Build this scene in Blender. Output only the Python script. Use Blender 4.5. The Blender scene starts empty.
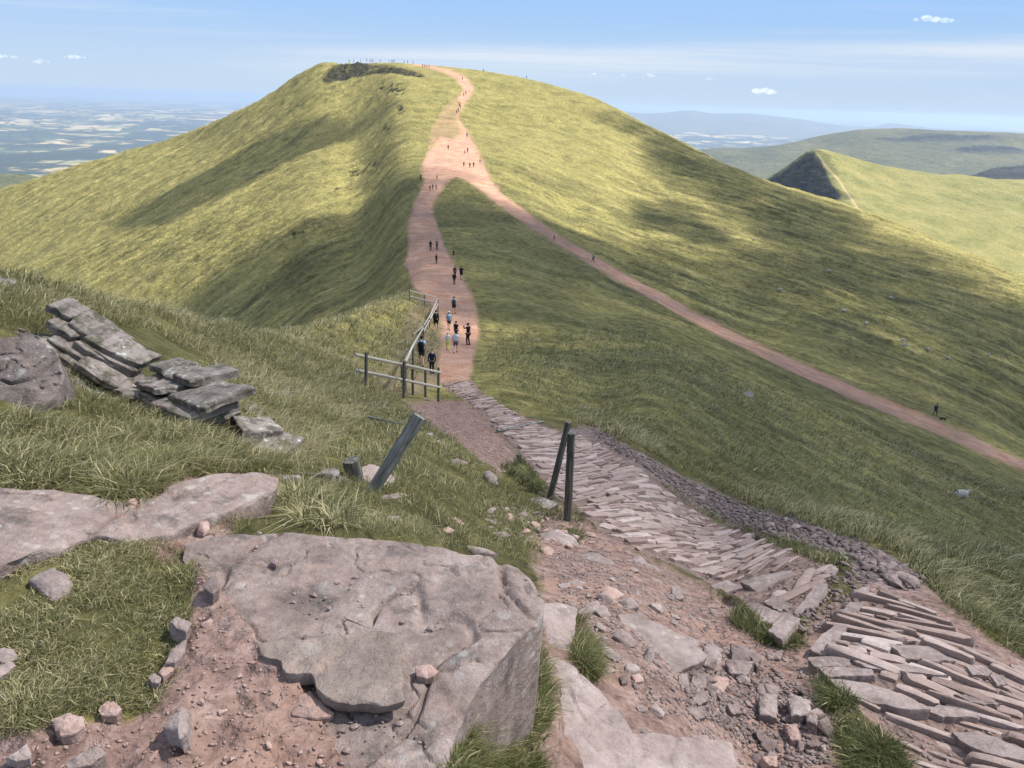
import bpy, bmesh, math, random
import numpy as np
from mathutils import Vector, Matrix
random.seed(7); rng = np.random.default_rng(7)
SC = bpy.context.scene
COL = SC.collection
PI = math.pi
# ------------------------------------------------------------------ camera geometry (eye at the origin, z up)
F = 770.0; ROLL = math.radians(1.74); PITCH = math.radians(20.07)
def rays(px, py):
    px = np.asarray(px, float); py = np.asarray(py, float)
    u = (px-512)/F; v = (384-py)/F
    c, s = math.cos(ROLL), math.sin(ROLL)
    u2 = u*c - v*s; v2 = u*s + v*c
    return u2, math.cos(PITCH)+v2*math.sin(PITCH), -math.sin(PITCH)+v2*math.cos(PITCH)
def ray_at(px, py):
    x, y, z = rays(px, py); h = np.hypot(x, y)
    return np.arctan2(x, y), z/h                     # azimuth, tangent of elevation
def project(x, y, z):
    d = y*math.cos(PITCH) - z*math.sin(PITCH); v2 = (y*math.sin(PITCH)+z*math.cos(PITCH))/d; u2 = x/d
    c, s = math.cos(ROLL), math.sin(ROLL)
    u = u2*c + v2*s; v = -u2*s + v2*c
    return 512+F*u, 384-F*v
# ------------------------------------------------------------------ numpy noise
def _hash(i, j, seed):
    n = (i.astype(np.int64)*374761393 + j.astype(np.int64)*668265263 + seed*974634779) & 0xffffffff
    n = ((n ^ (n >> 13))*1274126177) & 0xffffffff
    return (n ^ (n >> 16)) & 0xffffffff
def perlin(x, y, seed=0):
    x = np.asarray(x, float); y = np.asarray(y, float)
    xi = np.floor(x); yi = np.floor(y); fx = x-xi; fy = y-yi
    u = fx*fx*fx*(fx*(fx*6-15)+10); v = fy*fy*fy*(fy*(fy*6-15)+10)
    def g(i, j, dx, dy):
        a = _hash(i, j, seed)*(2*PI/4294967296.0)
        return np.cos(a)*dx + np.sin(a)*dy
    n00 = g(xi, yi, fx, fy); n10 = g(xi+1, yi, fx-1, fy)
    n01 = g(xi, yi+1, fx, fy-1); n11 = g(xi+1, yi+1, fx-1, fy-1)
    return (n00*(1-u)+n10*u)*(1-v) + (n01*(1-u)+n11*u)*v
def fbm(x, y, octv=4, seed=0, gain=.5):
    t = 0; a = 1.0
    for k in range(octv):
        t = t + a*perlin(x*2**k, y*2**k, seed+k*17); a *= gain
    return t
def sstep(a, b, x):
    t = np.clip((x-a)/(b-a), 0, 1); return t*t*(3-2*t)
def pchip(xs, ys, xq):
    xs = np.asarray(xs, float); ys = np.asarray(ys, float)
    h = np.diff(xs); d = np.diff(ys)/h
    m = np.zeros(len(xs))
    for i in range(1, len(xs)-1):
        if d[i-1]*d[i] > 0:
            w1 = 2*h[i]+h[i-1]; w2 = h[i]+2*h[i-1]
            m[i] = (w1+w2)/(w1/d[i-1]+w2/d[i])
    m[0] = d[0]; m[-1] = d[-1]
    q = np.clip(xq, xs[0], xs[-1])
    k = np.clip(np.searchsorted(xs, q)-1, 0, len(xs)-2)
    t = (q-xs[k])/h[k]
    return ((1+2*t)*(1-t)**2)*ys[k] + t*(1-t)**2*h[k]*m[k] + t*t*(3-2*t)*ys[k+1] + t*t*(t-1)*h[k]*m[k+1]
def inpoly(px, py, poly):
    c = np.zeros(px.shape, bool); n = len(poly)
    for i in range(n):
        x0, y0 = poly[i]; x1, y1 = poly[(i+1) % n]
        if y0 == y1: continue
        k = ((y0 > py) != (y1 > py)) & (px < (x1-x0)*(py-y0)/(y1-y0)+x0)
        c ^= k
    return c
# ------------------------------------------------------------------ terrain: radial profiles lofted over azimuth
# entries: (image row, distance) where the slope is seen, ('z', distance, height) where it is hidden
# anchors per column: near crest, foot of the face, skyline
far_tail = lambda rs: [('d', rs*1.06), ('z', rs*1.9, -210), ('z', 1700, -370), ('z', 3500, -560), ('z', 9000, -630), ('z', 25000, -500), ('z', 45000, -500), ('z', 70000, -560)]
COLS = [
 (-250, (9, 540, 720), [('z',.4,-1.65),('z',2,-1.66),('z',3.5,-1.7),('z',4.6,-1.85),('z',6,-2.0),('z',9,-2.0),('z',60,-50),('z',430,-170),('z',620,-120),('z',720,-100)]),
 (0,   (12, 440, 640), [('z',.4,-1.65),(768,2.02),(620,2.68),(540,3.33),(500,3.76),(470,4.6),(440,5.5),(400,6.6),(360,7.3),(320,8.3),(274,12),('z',60,-50),('z',420,-160),(270,560),(235,585),(195,640)]),
 (100, (15, 330, 600), [('z',.4,-1.65),(768,1.89),(620,2.54),(530,3.2),(500,3.5),(480,4.4),(440,5.8),(400,7.5),(360,9),(325,11.2),(302,15),('z',60,-50),('z',350,-140),(298,500),(240,540),(165,600)]),
 (200, (22, 260, 570), [('z',.4,-1.65),(768,1.77),(530,3.0),(500,3.7),(470,4.7),(440,6.1),(410,8.1),(380,11),(350,15.7),(322,22),('z',60,-45),('z',300,-115),(318,400),(260,440),(200,500),(135,570)]),
 (270, (30, 215, 520), [('z',.4,-1.65),(768,1.7),(530,2.96),(500,4.0),(480,4.6),(450,6.6),(420,10),(390,15),(360,22),(335,30),('z',60,-32),('z',200,-78),(333,260),(280,320),(220,380),(160,440),(102,520)]),
 (340, (47, 110, 505), [('z',.4,-1.65),(768,1.65),(530,2.97),(515,4.0),(480,5.7),(450,8.4),(420,13.5),(390,20),(360,29),(335,38),(316,47),('z',80,-25),(314,150),(280,200),(230,270),(180,350),(130,420),(90,470),(63,505)]),
 (400, (70, 100, 500), [('z',.4,-1.65),(768,1.64),(533,3.05),(520,4.1),(490,5.7),(450,9.5),(420,16),(400,24),(370,33),(340,46),(297,70),('z',95,-22.5),(260,125),(215,175),(170,250),(130,330),(100,390),(80,430),(63,500)]),
 (440, (75, 130, 495), [('z',.4,-1.65),(768,1.65),(600,2.6),(560,3.3),(535,4.6),(500,6.6),(450,11.5),(420,19),(400,27),(370,36),(340,53),(300,80),(245,130),(215,170),(180,218),(150,290),(120,350),(95,400),(66,495)]),
 (500, (75, 130, 490), [('z',.4,-1.7),('z',1.5,-2.2),(768,2.15),(700,2.75),(650,3.3),(600,4.3),(560,5.5),(530,7),(480,10),(440,15.5),(400,25),(370,36),(345,55),(310,75),(270,110),(230,155),(190,215),(150,300),(110,400),(74,490)]),
 (580, (75, 130, 475), [('z',.4,-1.8),('z',1.5,-2.4),(768,2.3),(700,2.95),(650,3.5),(600,4.8),(560,6.6),(520,9.2),(470,14.2),(440,18),(400,30),(350,55),(300,100),(250,160),(200,260),(150,360),(120,420),(96,475)]),
 (640, (75, 140, 460), [('z',.4,-1.9),('z',1.5,-2.45),(768,2.55),(700,3.2),(650,3.9),(600,5.2),(560,7.3),(520,10),(470,15),(450,19),(400,38),(350,70),(290,140),(240,220),(200,310),(160,390),(128,460)]),
 (740, (75, 135, 430), [('z',.4,-2),('z',1.5,-2.6),(768,3.1),(700,4.0),(650,5.2),(600,7.2),(560,10),(520,17),(500,25),(450,45),(400,80),(340,135),(260,230),(220,320),(178,430)]),
 (840, (75, 122, 420), [('z',.4,-2.1),('z',1.5,-2.7),(768,3.9),(690,4.95),(640,5.9),(600,7.0),(570,8.3),(545,10.5),(500,19),(450,40),(400,80),(375,122),(320,180),(270,270),(235,350),(208,420)]),
 (940, (80, 118, 390), [('z',.4,-2.2),('z',1.5,-2.8),(768,4.2),(700,5),(640,6),(600,7.2),(560,10),(520,20),(470,45),(430,85),(408,118),(350,190),(300,270),(251,390)]),
 (1024,(75, 105, 350), [('z',.4,-2.2),('z',1.5,-2.8),(768,4.6),(700,5.4),(660,6.1),(620,7.5),(580,11),(530,25),(490,55),(468,105),(400,180),(350,250),(292,350)]),
 (1260,(75, 105, 330), [('z',.4,-2.2),('z',1.5,-2.8),('z',5,-3.5),('z',8,-4.8),('z',15,-8),('z',40,-20),('z',100,-45),('z',200,-75),('z',330,-95)]),
]
class Loft:
    def __init__(self, cols, tail, r0=.4, rmax=70000):
        self.az = []; self.anc = []; self.prof = []
        for px, anc, ent in cols:
            rs = anc[2]; ent = list(ent)
            azs = []; pts = []
            for e in ent:
                if e[0] == 'z': pts.append((e[1], e[2]/e[1]))
                else:
                    a, t = ray_at(px, e[0]); azs.append(float(a)); pts.append((e[1], float(t)))
            if not azs: azs = [float(ray_at(px, 300)[0])]
            for e in tail(rs):
                if e[0] == 'd':
                    pts.append((e[1], pts[-1][1]-.02))
                elif e[1] > pts[-1][0]*1.05: pts.append((e[1], e[2]/e[1]))
            az = azs[-1]*.5+azs[len(azs)//2]*.5
            A = np.log([r0, anc[0], anc[1], anc[2], rmax])
            ln = np.log([p[0] for p in pts]); tt = [p[1] for p in pts]
            self.az.append(az); self.anc.append(A); self.prof.append((ln, np.array(tt)))
        self.az = np.array(self.az); self.anc = np.array(self.anc)
        o = np.argsort(self.az); self.az = self.az[o]; self.anc = self.anc[o]; self.prof = [self.prof[i] for i in o]
        self.sg = np.linspace(0, 4, 1601)
        self.T = []
        for A, (ln, tt) in zip(self.anc, self.prof):
            lr = np.interp(self.sg, [0,1,2,3,4], A)
            self.T.append(pchip(ln, tt, lr))
        self.T = np.array(self.T)
        self.azf = np.linspace(self.az[0], self.az[-1], 900)
        self.Tf = np.empty((900, len(self.sg))); self.Af = np.empty((900, 5))
        for k in range(len(self.sg)): self.Tf[:, k] = pchip(self.az, self.T[:, k], self.azf)
        for k in range(5): self.Af[:, k] = pchip(self.az, self.anc[:, k], self.azf)
    def _az(self, az):
        f = np.clip((az-self.azf[0])/(self.azf[-1]-self.azf[0]), 0, 1)*899
        i = np.minimum(f.astype(int), 898); return i, f-i
    def tan(self, az, r):
        az = np.asarray(az, float); lr = np.log(np.maximum(r, .41))
        i, f = self._az(az)
        A = self.Af[i]*(1-f)[..., None] + self.Af[i+1]*f[..., None]
        s = np.zeros(lr.shape)
        for k in range(4):
            s += np.clip((lr-A[..., k])/(A[..., k+1]-A[..., k]), 0, 1)
        g = s*400; j = np.clip(g.astype(int), 0, 1599); h = g-j
        T = self.Tf
        return (T[i, j]*(1-h)+T[i, j+1]*h)*(1-f) + (T[i+1, j]*(1-h)+T[i+1, j+1]*h)*f
    def anchors(self, az):
        i, f = self._az(np.asarray(az, float))
        return self.Af[i]*(1-f)[..., None] + self.Af[i+1]*f[..., None]
LF = Loft(COLS, far_tail)
# the two broad faces are planar in plan: correct the lofted table with them
def _face(x, y):
    plane = .445*x+.433*y-144.1
    yr = [40, 69, 123, 168, 216, 308, 360, 400]
    xr = np.interp(y, yr, [-6, -12, -20, -24, -28, -36, -36, -36]); zr = np.interp(y, yr, [-30, -22, -23.5, -24, -20.5, -14, -12, -40])
    side = zr-np.interp(y, [60, 180, 260, 330], [.74, .66, .46, .36])*(xr-x)
    k = 14.0; m = np.maximum(plane, side)
    return m+k*np.log(np.exp((plane-m)/k)+np.exp((side-m)/k))-k*.1
def _fix():
    AZ = np.repeat(LF.azf[:, None], len(LF.sg), 1); S = LF.sg[None]
    k = np.minimum(LF.sg.astype(int), 3); fr = LF.sg-k
    lr = LF.Af[:, k]*(1-fr)+LF.Af[:, k+1]*fr; R = np.exp(lr); X = R*np.sin(AZ); Y = R*np.cos(AZ); Z = LF.Tf*R
    rc = np.exp(LF.Af[:, 1])[:, None]; rs = np.exp(LF.Af[:, 3])[:, None]
    i1 = int(round(1/4*1600)); i3 = int(round(3/4*1600))
    f = _face(X, Y); d3 = (Z[:, i3]-f[:, i3])[:, None]
    f = f+d3*sstep(.75, 1.0, R/rs)
    drop = Z[:, i1][:, None]-.55*(R-rc)-.0035*(R-rc)**2
    kk = 1.5; m = np.maximum(f, drop); zl = m+kk*np.log(np.exp((f-m)/kk)+np.exp((drop-m)/kk))
    a0 = float(ray_at(300, 200)[0]); a1 = float(ray_at(413, 260)[0])
    w = (1-sstep(a0, a1, AZ))*sstep(1.0, 1.08, R/rc)*(1-sstep(1.0, 1.06, R/rs))
    Z = Z*(1-w)+zl*w
    q = X*.884+Y*.468; d = X*.468-Y*.884
    fl = np.interp(q, [0, 7, 12, 25, 45, 70, 95, 130, 180, 260], [2, -4.8, -9.3, -16.3, -25.7, -36, -44.6, -53, -62, -72])-.087*d
    w = sstep(float(ray_at(590, 400)[0]), float(ray_at(670, 400)[0]), AZ)*sstep(13, 22, R)*(1-sstep(105, 160, R))
    Z = Z*(1-w)+fl*w
    LF.Tf = Z/R
_fix()
def Hmacro(x, y):
    r = np.hypot(x, y); return LF.tan(np.arctan2(x, y), r)*np.maximum(r, .41)
# ground that is trodden flat (image polygons, with the distances they hold for)
def poly_mask(px, py, r, poly, rmin, rmax, jit, x, y, n=5):
    m = np.zeros(px.shape)
    xs = [p[0] for p in poly]; ys = [p[1] for p in poly]
    sel = (r > rmin) & (r < rmax) & (px > min(xs)-12) & (px < max(xs)+12) & (py > min(ys)-12) & (py < max(ys)+12)
    if not sel.any(): return m
    qx, qy, qr = px[sel], py[sel], r[sel]; wx, wy = x[sel], y[sel]
    acc = 0
    for k in range(n):
        w = np.maximum(qr*.05, .12)*(.6+.35*k)
        w = 2.0**np.round(np.log2(w))
        jx = jit*perlin(wx/w, wy/w, 31+k)*1.6; jy = jit*.7*perlin(wx/w, wy/w, 77+k)*1.6
        acc = acc + inpoly(qx+jx, qy+jy, poly)
    m[sel] = acc/n
    return m
P_MAIN = [(440,384),(437,370),(442,345),(441,318),(431,303),(414,287),(405,264),(409,243),(408,220),(417,198),(424,180),(421,169),(428,150),(431,132),(440,117),(450,104),(458,97),(464,88),(456,78),(440,71),(420,66),(404,63),(400,60),(416,62),(432,65),(450,69),(466,76),(474,87),(470,97),(464,104),(461,112),(460,122),(469,133),(476,147),(483,163),(490,178),(502,194),(530,214),(565,240),(600,259),(650,288),(700,315),(760,345),(830,376),(900,406),(960,431),(1030,464),(1180,536),
          (1180,552),(1030,474),(960,444),(900,419),(830,389),(760,357),(700,326),(640,293),(590,265),(555,244),(515,218),(488,197),(470,181),(455,176),(446,184),(439,194),(433,210),(437,225),(444,245),(456,265),(467,285),(476,305),(479,335),(473,360),(470,380),(478,400)]
P_WORN = [(424,152),(431,132),(440,117),(450,104),(458,97),(461,105),(457,122),(462,134),(452,140),(440,136),(432,150)]
P_STONES_UP = [(440,384),(470,380),(485,396),(520,415),(560,432),(585,438),(615,452),(645,472),(680,500),(720,525),(760,540),(800,553),(842,562),(830,585),(800,622),(775,634),(740,605),(715,590),(690,572),(650,558),(622,545),(600,530),(578,510),(556,497),(540,480),(520,452),(497,430),(470,404)]
P_STONES_LOW = [(858,588),(890,590),(925,611),(958,634),(1002,664),(1050,692),(1100,725),(1100,800),(930,800),(895,745),(862,712),(835,690),(815,668),(808,655),(835,620)]
P_DIRT_STRIP = [(438,400),(470,402),(497,432),(520,455),(512,468),(500,478),(478,462),(455,440),(420,420),(404,404)]
P_DIRT_VERGE = [(860,580),(920,578),(945,602),(990,640),(1050,668),(1050,760),(980,680),(900,630),(850,610)]
P_DIRT_RIGHT = [(530,545),(560,500),(600,530),(650,560),(700,585),(760,632),(800,640),(835,600),(860,600),(815,660),(830,700),(860,760),(860,800),(500,800),(540,700),(545,610)]
P_RUBBLE = [(560,430),(590,425),(640,452),(700,485),(760,510),(830,532),(890,555),(920,575),(915,592),(890,590),(860,582),(845,560),(800,548),(740,530),(690,505),(640,470),(600,445)]
P_DIRT_LEFT = [(330,800),(-60,800),(-60,755),(0,712),(60,722),(130,718),(155,690),(175,650),(196,600),(190,545),(300,540),(500,560),(520,640),(430,800)]
P_ROCKY_L = [(-60,480),(0,486),(130,502),(200,472),(282,472),(250,508),(195,545),(185,560),(90,528),(0,580),(-60,580)]
P_FENCE_BARE = [(442,384),(404,398),(370,390),(395,350),(410,310),(420,296),(432,303),(441,318),(442,345),(437,370)]
def masks(x, y, z):
    r = np.hypot(x, y); px, py = project(x, y, z)
    d = {}
    d['path'] = poly_mask(px, py, r, P_MAIN, 24, 560, 4.2, x, y, 8)*(1-.62*poly_mask(px, py, r, P_WORN, 250, 480, 4, x, y, 7))
    d['path'] = d['path']*(1-.6*sstep(.22, .5, fbm(x/4.5, y/4.5, 4, 201))*(d['path'] < .95)-.25*sstep(.2, .5, fbm(x/7, y/7, 4, 203)))
    d['stones'] = np.maximum(poly_mask(px, py, r, P_STONES_UP, 4, 45, 4, x, y), poly_mask(px, py, r, P_STONES_LOW, 2.5, 12, 5, x, y))
    dirt = poly_mask(px, py, r, P_DIRT_STRIP, 6, 32, 8, x, y)
    dirt = np.maximum(dirt, poly_mask(px, py, r, P_DIRT_RIGHT, 1.2, 12, 12, x, y))
    dirt = np.maximum(dirt, poly_mask(px, py, r, P_DIRT_VERGE, 3, 12, 9, x, y))
    dirt = np.maximum(dirt, poly_mask(px, py, r, P_DIRT_LEFT, .3, 4, 10, x, y))
    dirt = np.maximum(dirt, poly_mask(px, py, r, P_ROCKY_L, 2, 6, 6, x, y))
    dirt = np.maximum(dirt, .45*poly_mask(px, py, r, P_FENCE_BARE, 25, 85, 5, x, y))
    d['dirt'] = np.maximum(dirt, (r < 1.2)*1.0)
    d['rubble'] = poly_mask(px, py, r, P_RUBBLE, 4, 22, 6, x, y)
    return d
FD1 = (-.717, -.697)   # fall line of the far left face
FD2 = (.90, -.43)   # fall line of the right flank
def detail(x, y, az, r, A, bare):
    rc = np.exp(A[..., 1]); rs = np.exp(A[..., 3])
    near = sstep(1.2, 6, r)
    g = 1-.85*bare
    z = .035*fbm(x/.5, y/.5, 3, 3)*(1-sstep(20, 60, r))*(.5+.5*g)
    z += .16*near*fbm(x/2.6, y/2.6, 3, 11)*(1-sstep(60, 200, r))*g
    z += .10*near*np.abs(fbm(x/1.1+3, y/1.1, 2, 13))*(1-sstep(30, 90, r))*g
    mid = sstep(25, 90, r)*(1-sstep(1.1, 1.4, r/rs))
    z += .45*mid*fbm(x/9, y/9, 3, 21)*g
    z += .16*mid*fbm(x/1.7, y/1.7, 2, 23)*g*(1-sstep(250, 500, r))
    face = sstep(90, 180, r)*(1-sstep(1.1, 1.4, r/rs))
    left = face*sstep(-.10, -.2, az); right = face*sstep(.02, .2, az)
    for m, (fx, fy), sd, amp in ((left, FD1, 41, 1.1), (right, FD2, 51, 1.5)):
        u = x*fx+y*fy; v = -x*fy+y*fx
        v = v + 4*perlin(u/60, v/60, sd+5)
        z += .8*amp*m*fbm(u/60, v/12, 3, sd, .6)*g + .5*m*fbm(x/5, y/5, 3, sd+7, .6)*g
        z += .25*m*fbm(u/12, v/2.6, 2, sd+3, .6)*g
    return z
BIGZ = -1.70
P_BIG = [(190,549),(225,537),(275,534),(330,538),(380,542),(440,550),(490,560),(518,570),(532,582),(538,598),(534,612),(516,638),(492,664),(476,682),(462,702),(448,736),(436,775),(425,825),(340,825),(348,775),(344,752),(330,728),(338,706),(292,672),(262,650),(250,622),(232,602),(214,580)]
P_CLEFT = [(462,730),(500,680),(545,640),(560,700),(560,820),(430,820)]
P_LAP = [(165,570),(208,556),(240,600),(268,636),(300,664),(318,700),(330,735),(352,775),(358,830),(300,830),(285,760),(262,715),(225,680),(190,640),(165,600)]
P_AROUND = [(150,560),(190,515),(300,505),(420,512),(500,530),(560,560),(560,640),(500,690),(440,830),(330,830),(310,740),(280,690),(215,640),(170,600)]
def settle(x, y, z, r):
    px, py = project(x, y, z)
    m = poly_mask(px, py, r, P_BIG, .3, 5, 0, x, y, 1)
    z = np.where(m > .5, np.minimum(z, BIGZ-.07), z)
    z = z+.12*poly_mask(px, py, r, P_CLEFT, .8, 4, 6, x, y, 5)
    lap = poly_mask(px, py, r, P_LAP, .3, 4, 12, x, y, 6)
    z = z+lap*np.maximum(BIGZ+.012+.03*fbm(x/.22, y/.22, 3, 301)-z, 0)
    o = (1-lap)*poly_mask(px, py, r, P_AROUND, .3, 4.2, 9, x, y, 5)
    z = z-o*np.maximum(z-(BIGZ-.045), 0)
    return z
def bare_of(mk): return np.clip(mk['path']+mk['stones']+mk['dirt']+mk['rubble'], 0, 1)
def H(x, y):
    x = np.atleast_1d(np.asarray(x, float)); y = np.atleast_1d(np.asarray(y, float))
    az = np.arctan2(x, y); r = np.hypot(x, y)
    z = LF.tan(az, r)*np.maximum(r, .41)
    mk = masks(x, y, z)
    return settle(x, y, z + detail(x, y, az, r, LF.anchors(az), bare_of(mk)), r)
_RR = np.exp(np.linspace(math.log(.45), math.log(1200), 4000))
def hit(px, py):
    """the point of the ground seen at an image position of the photograph"""
    az, t = ray_at(px, py); az = float(az); t = float(t)
    T = LF.tan(np.full(_RR.shape, az), _RR)
    k = np.argmax(T >= t)
    if T[k] < t: k = len(_RR)-1
    r = _RR[k]
    lo, hi = max(r*.85, .45), r*1.18
    rr = np.linspace(lo, hi, 500)
    hz = H(rr*math.sin(az), rr*math.cos(az))/rr
    ok = hz >= t
    if ok.any(): r = rr[np.argmax(ok)]
    x = r*math.sin(az); y = r*math.cos(az)
    return Vector((x, y, float(H(x, y)[0])))
def at_height(px, py, z):
    x, y, zz = rays(px, py); k = z/zz
    return Vector((float(x*k), float(y*k), z))
def gz(x, y): return float(H(x, y)[0])
# ------------------------------------------------------------------ material helpers
class NT:
    def __init__(self, name):
        self.m = bpy.data.materials.new(name); self.m.use_nodes = True
        self.t = self.m.node_tree; self.t.nodes.clear()
        self.out = self.n('ShaderNodeOutputMaterial')
    def n(self, typ, **kw):
        nd = self.t.nodes.new(typ)
        for k, v in kw.items(): setattr(nd, k, v)
        return nd
    def put(self, sock, v):
        if hasattr(v, 'is_output') or isinstance(v, bpy.types.NodeSocket): self.t.links.new(v, sock)
        elif isinstance(v, (tuple, list)) and len(v) == 3 and sock.type == 'RGBA': sock.default_value = (*v, 1)
        else: sock.default_value = v
    def pos(self, scale=(1,1,1), obj=False, rot=(0,0,0)):
        if obj: src = self.n('ShaderNodeTexCoord').outputs['Object']
        else: src = self.n('ShaderNodeNewGeometry').outputs['Position']
        mp = self.n('ShaderNodeMapping'); self.t.links.new(src, mp.inputs['Vector'])
        mp.inputs['Scale'].default_value = scale; mp.inputs['Rotation'].default_value = rot
        return mp.outputs[0]
    def noise(self, vec, scale, detail=3, rough=.55, dist=0):
        nd = self.n('ShaderNodeTexNoise'); self.t.links.new(vec, nd.inputs['Vector'])
        nd.inputs['Scale'].default_value = scale; nd.inputs['Detail'].default_value = detail
        nd.inputs['Roughness'].default_value = rough; nd.inputs['Distortion'].default_value = dist
        return nd.outputs['Fac']
    def vor(self, vec, scale, feature='F1', out='Distance', rnd=1):
        nd = self.n('ShaderNodeTexVoronoi', feature=feature); self.t.links.new(vec, nd.inputs['Vector'])
        nd.inputs['Scale'].default_value = scale; nd.inputs['Randomness'].default_value = rnd
        return nd.outputs[out]
    def ramp(self, fac, stops, interp='LINEAR'):
        nd = self.n('ShaderNodeValToRGB'); self.put(nd.inputs[0], fac); e = nd.color_ramp.elements
        nd.color_ramp.interpolation = interp
        while len(e) < len(stops): e.new(.5)
        for el, (p, c) in zip(e, stops):
            el.position = p; el.color = (*c, 1) if isinstance(c, (tuple, list)) else (c, c, c, 1)
        return nd.outputs[0]
    def mix(self, fac, a, b, mode='MIX'):
        nd = self.n('ShaderNodeMix', data_type='RGBA', blend_type=mode)
        self.put(nd.inputs[0], fac); self.put(nd.inputs[6], a); self.put(nd.inputs[7], b)
        return nd.outputs[2]
    def math(self, op, a, b=0.0, c=0.0, clamp=False):
        nd = self.n('ShaderNodeMath', operation=op, use_clamp=clamp)
        self.put(nd.inputs[0], a); self.put(nd.inputs[1], b); self.put(nd.inputs[2], c)
        return nd.outputs[0]
    def attr(self, name):
        nd = self.n('ShaderNodeAttribute', attribute_name=name); return nd
    def sep(self, col):
        nd = self.n('ShaderNodeSeparateColor'); self.put(nd.inputs[0], col); return nd.outputs
    def bump(self, h, strength=.5, dist=.05, normal=None):
        nd = self.n('ShaderNodeBump'); self.put(nd.inputs['Height'], h)
        nd.inputs['Strength'].default_value = strength; nd.inputs['Distance'].default_value = dist
        if normal is not None: self.put(nd.inputs['Normal'], normal)
        return nd.outputs[0]
    def bsdf(self, color, rough=.9, normal=None, spec=.2):
        nd = self.n('ShaderNodeBsdfPrincipled'); self.put(nd.inputs['Base Color'], color)
        self.put(nd.inputs['Roughness'], rough); nd.inputs['Specular IOR Level'].default_value = spec
        if normal is not None: self.put(nd.inputs['Normal'], normal)
        self.t.links.new(nd.outputs[0], self.out.inputs['Surface'])
        return nd
def rand_tint(nt, col, amt=.25):
    oi = nt.n('ShaderNodeObjectInfo').outputs['Random']
    return nt.mix(1.0, col, nt.ramp(oi, [(0, 1-amt), (1, 1+amt*.6)]), 'MULTIPLY')

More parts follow.
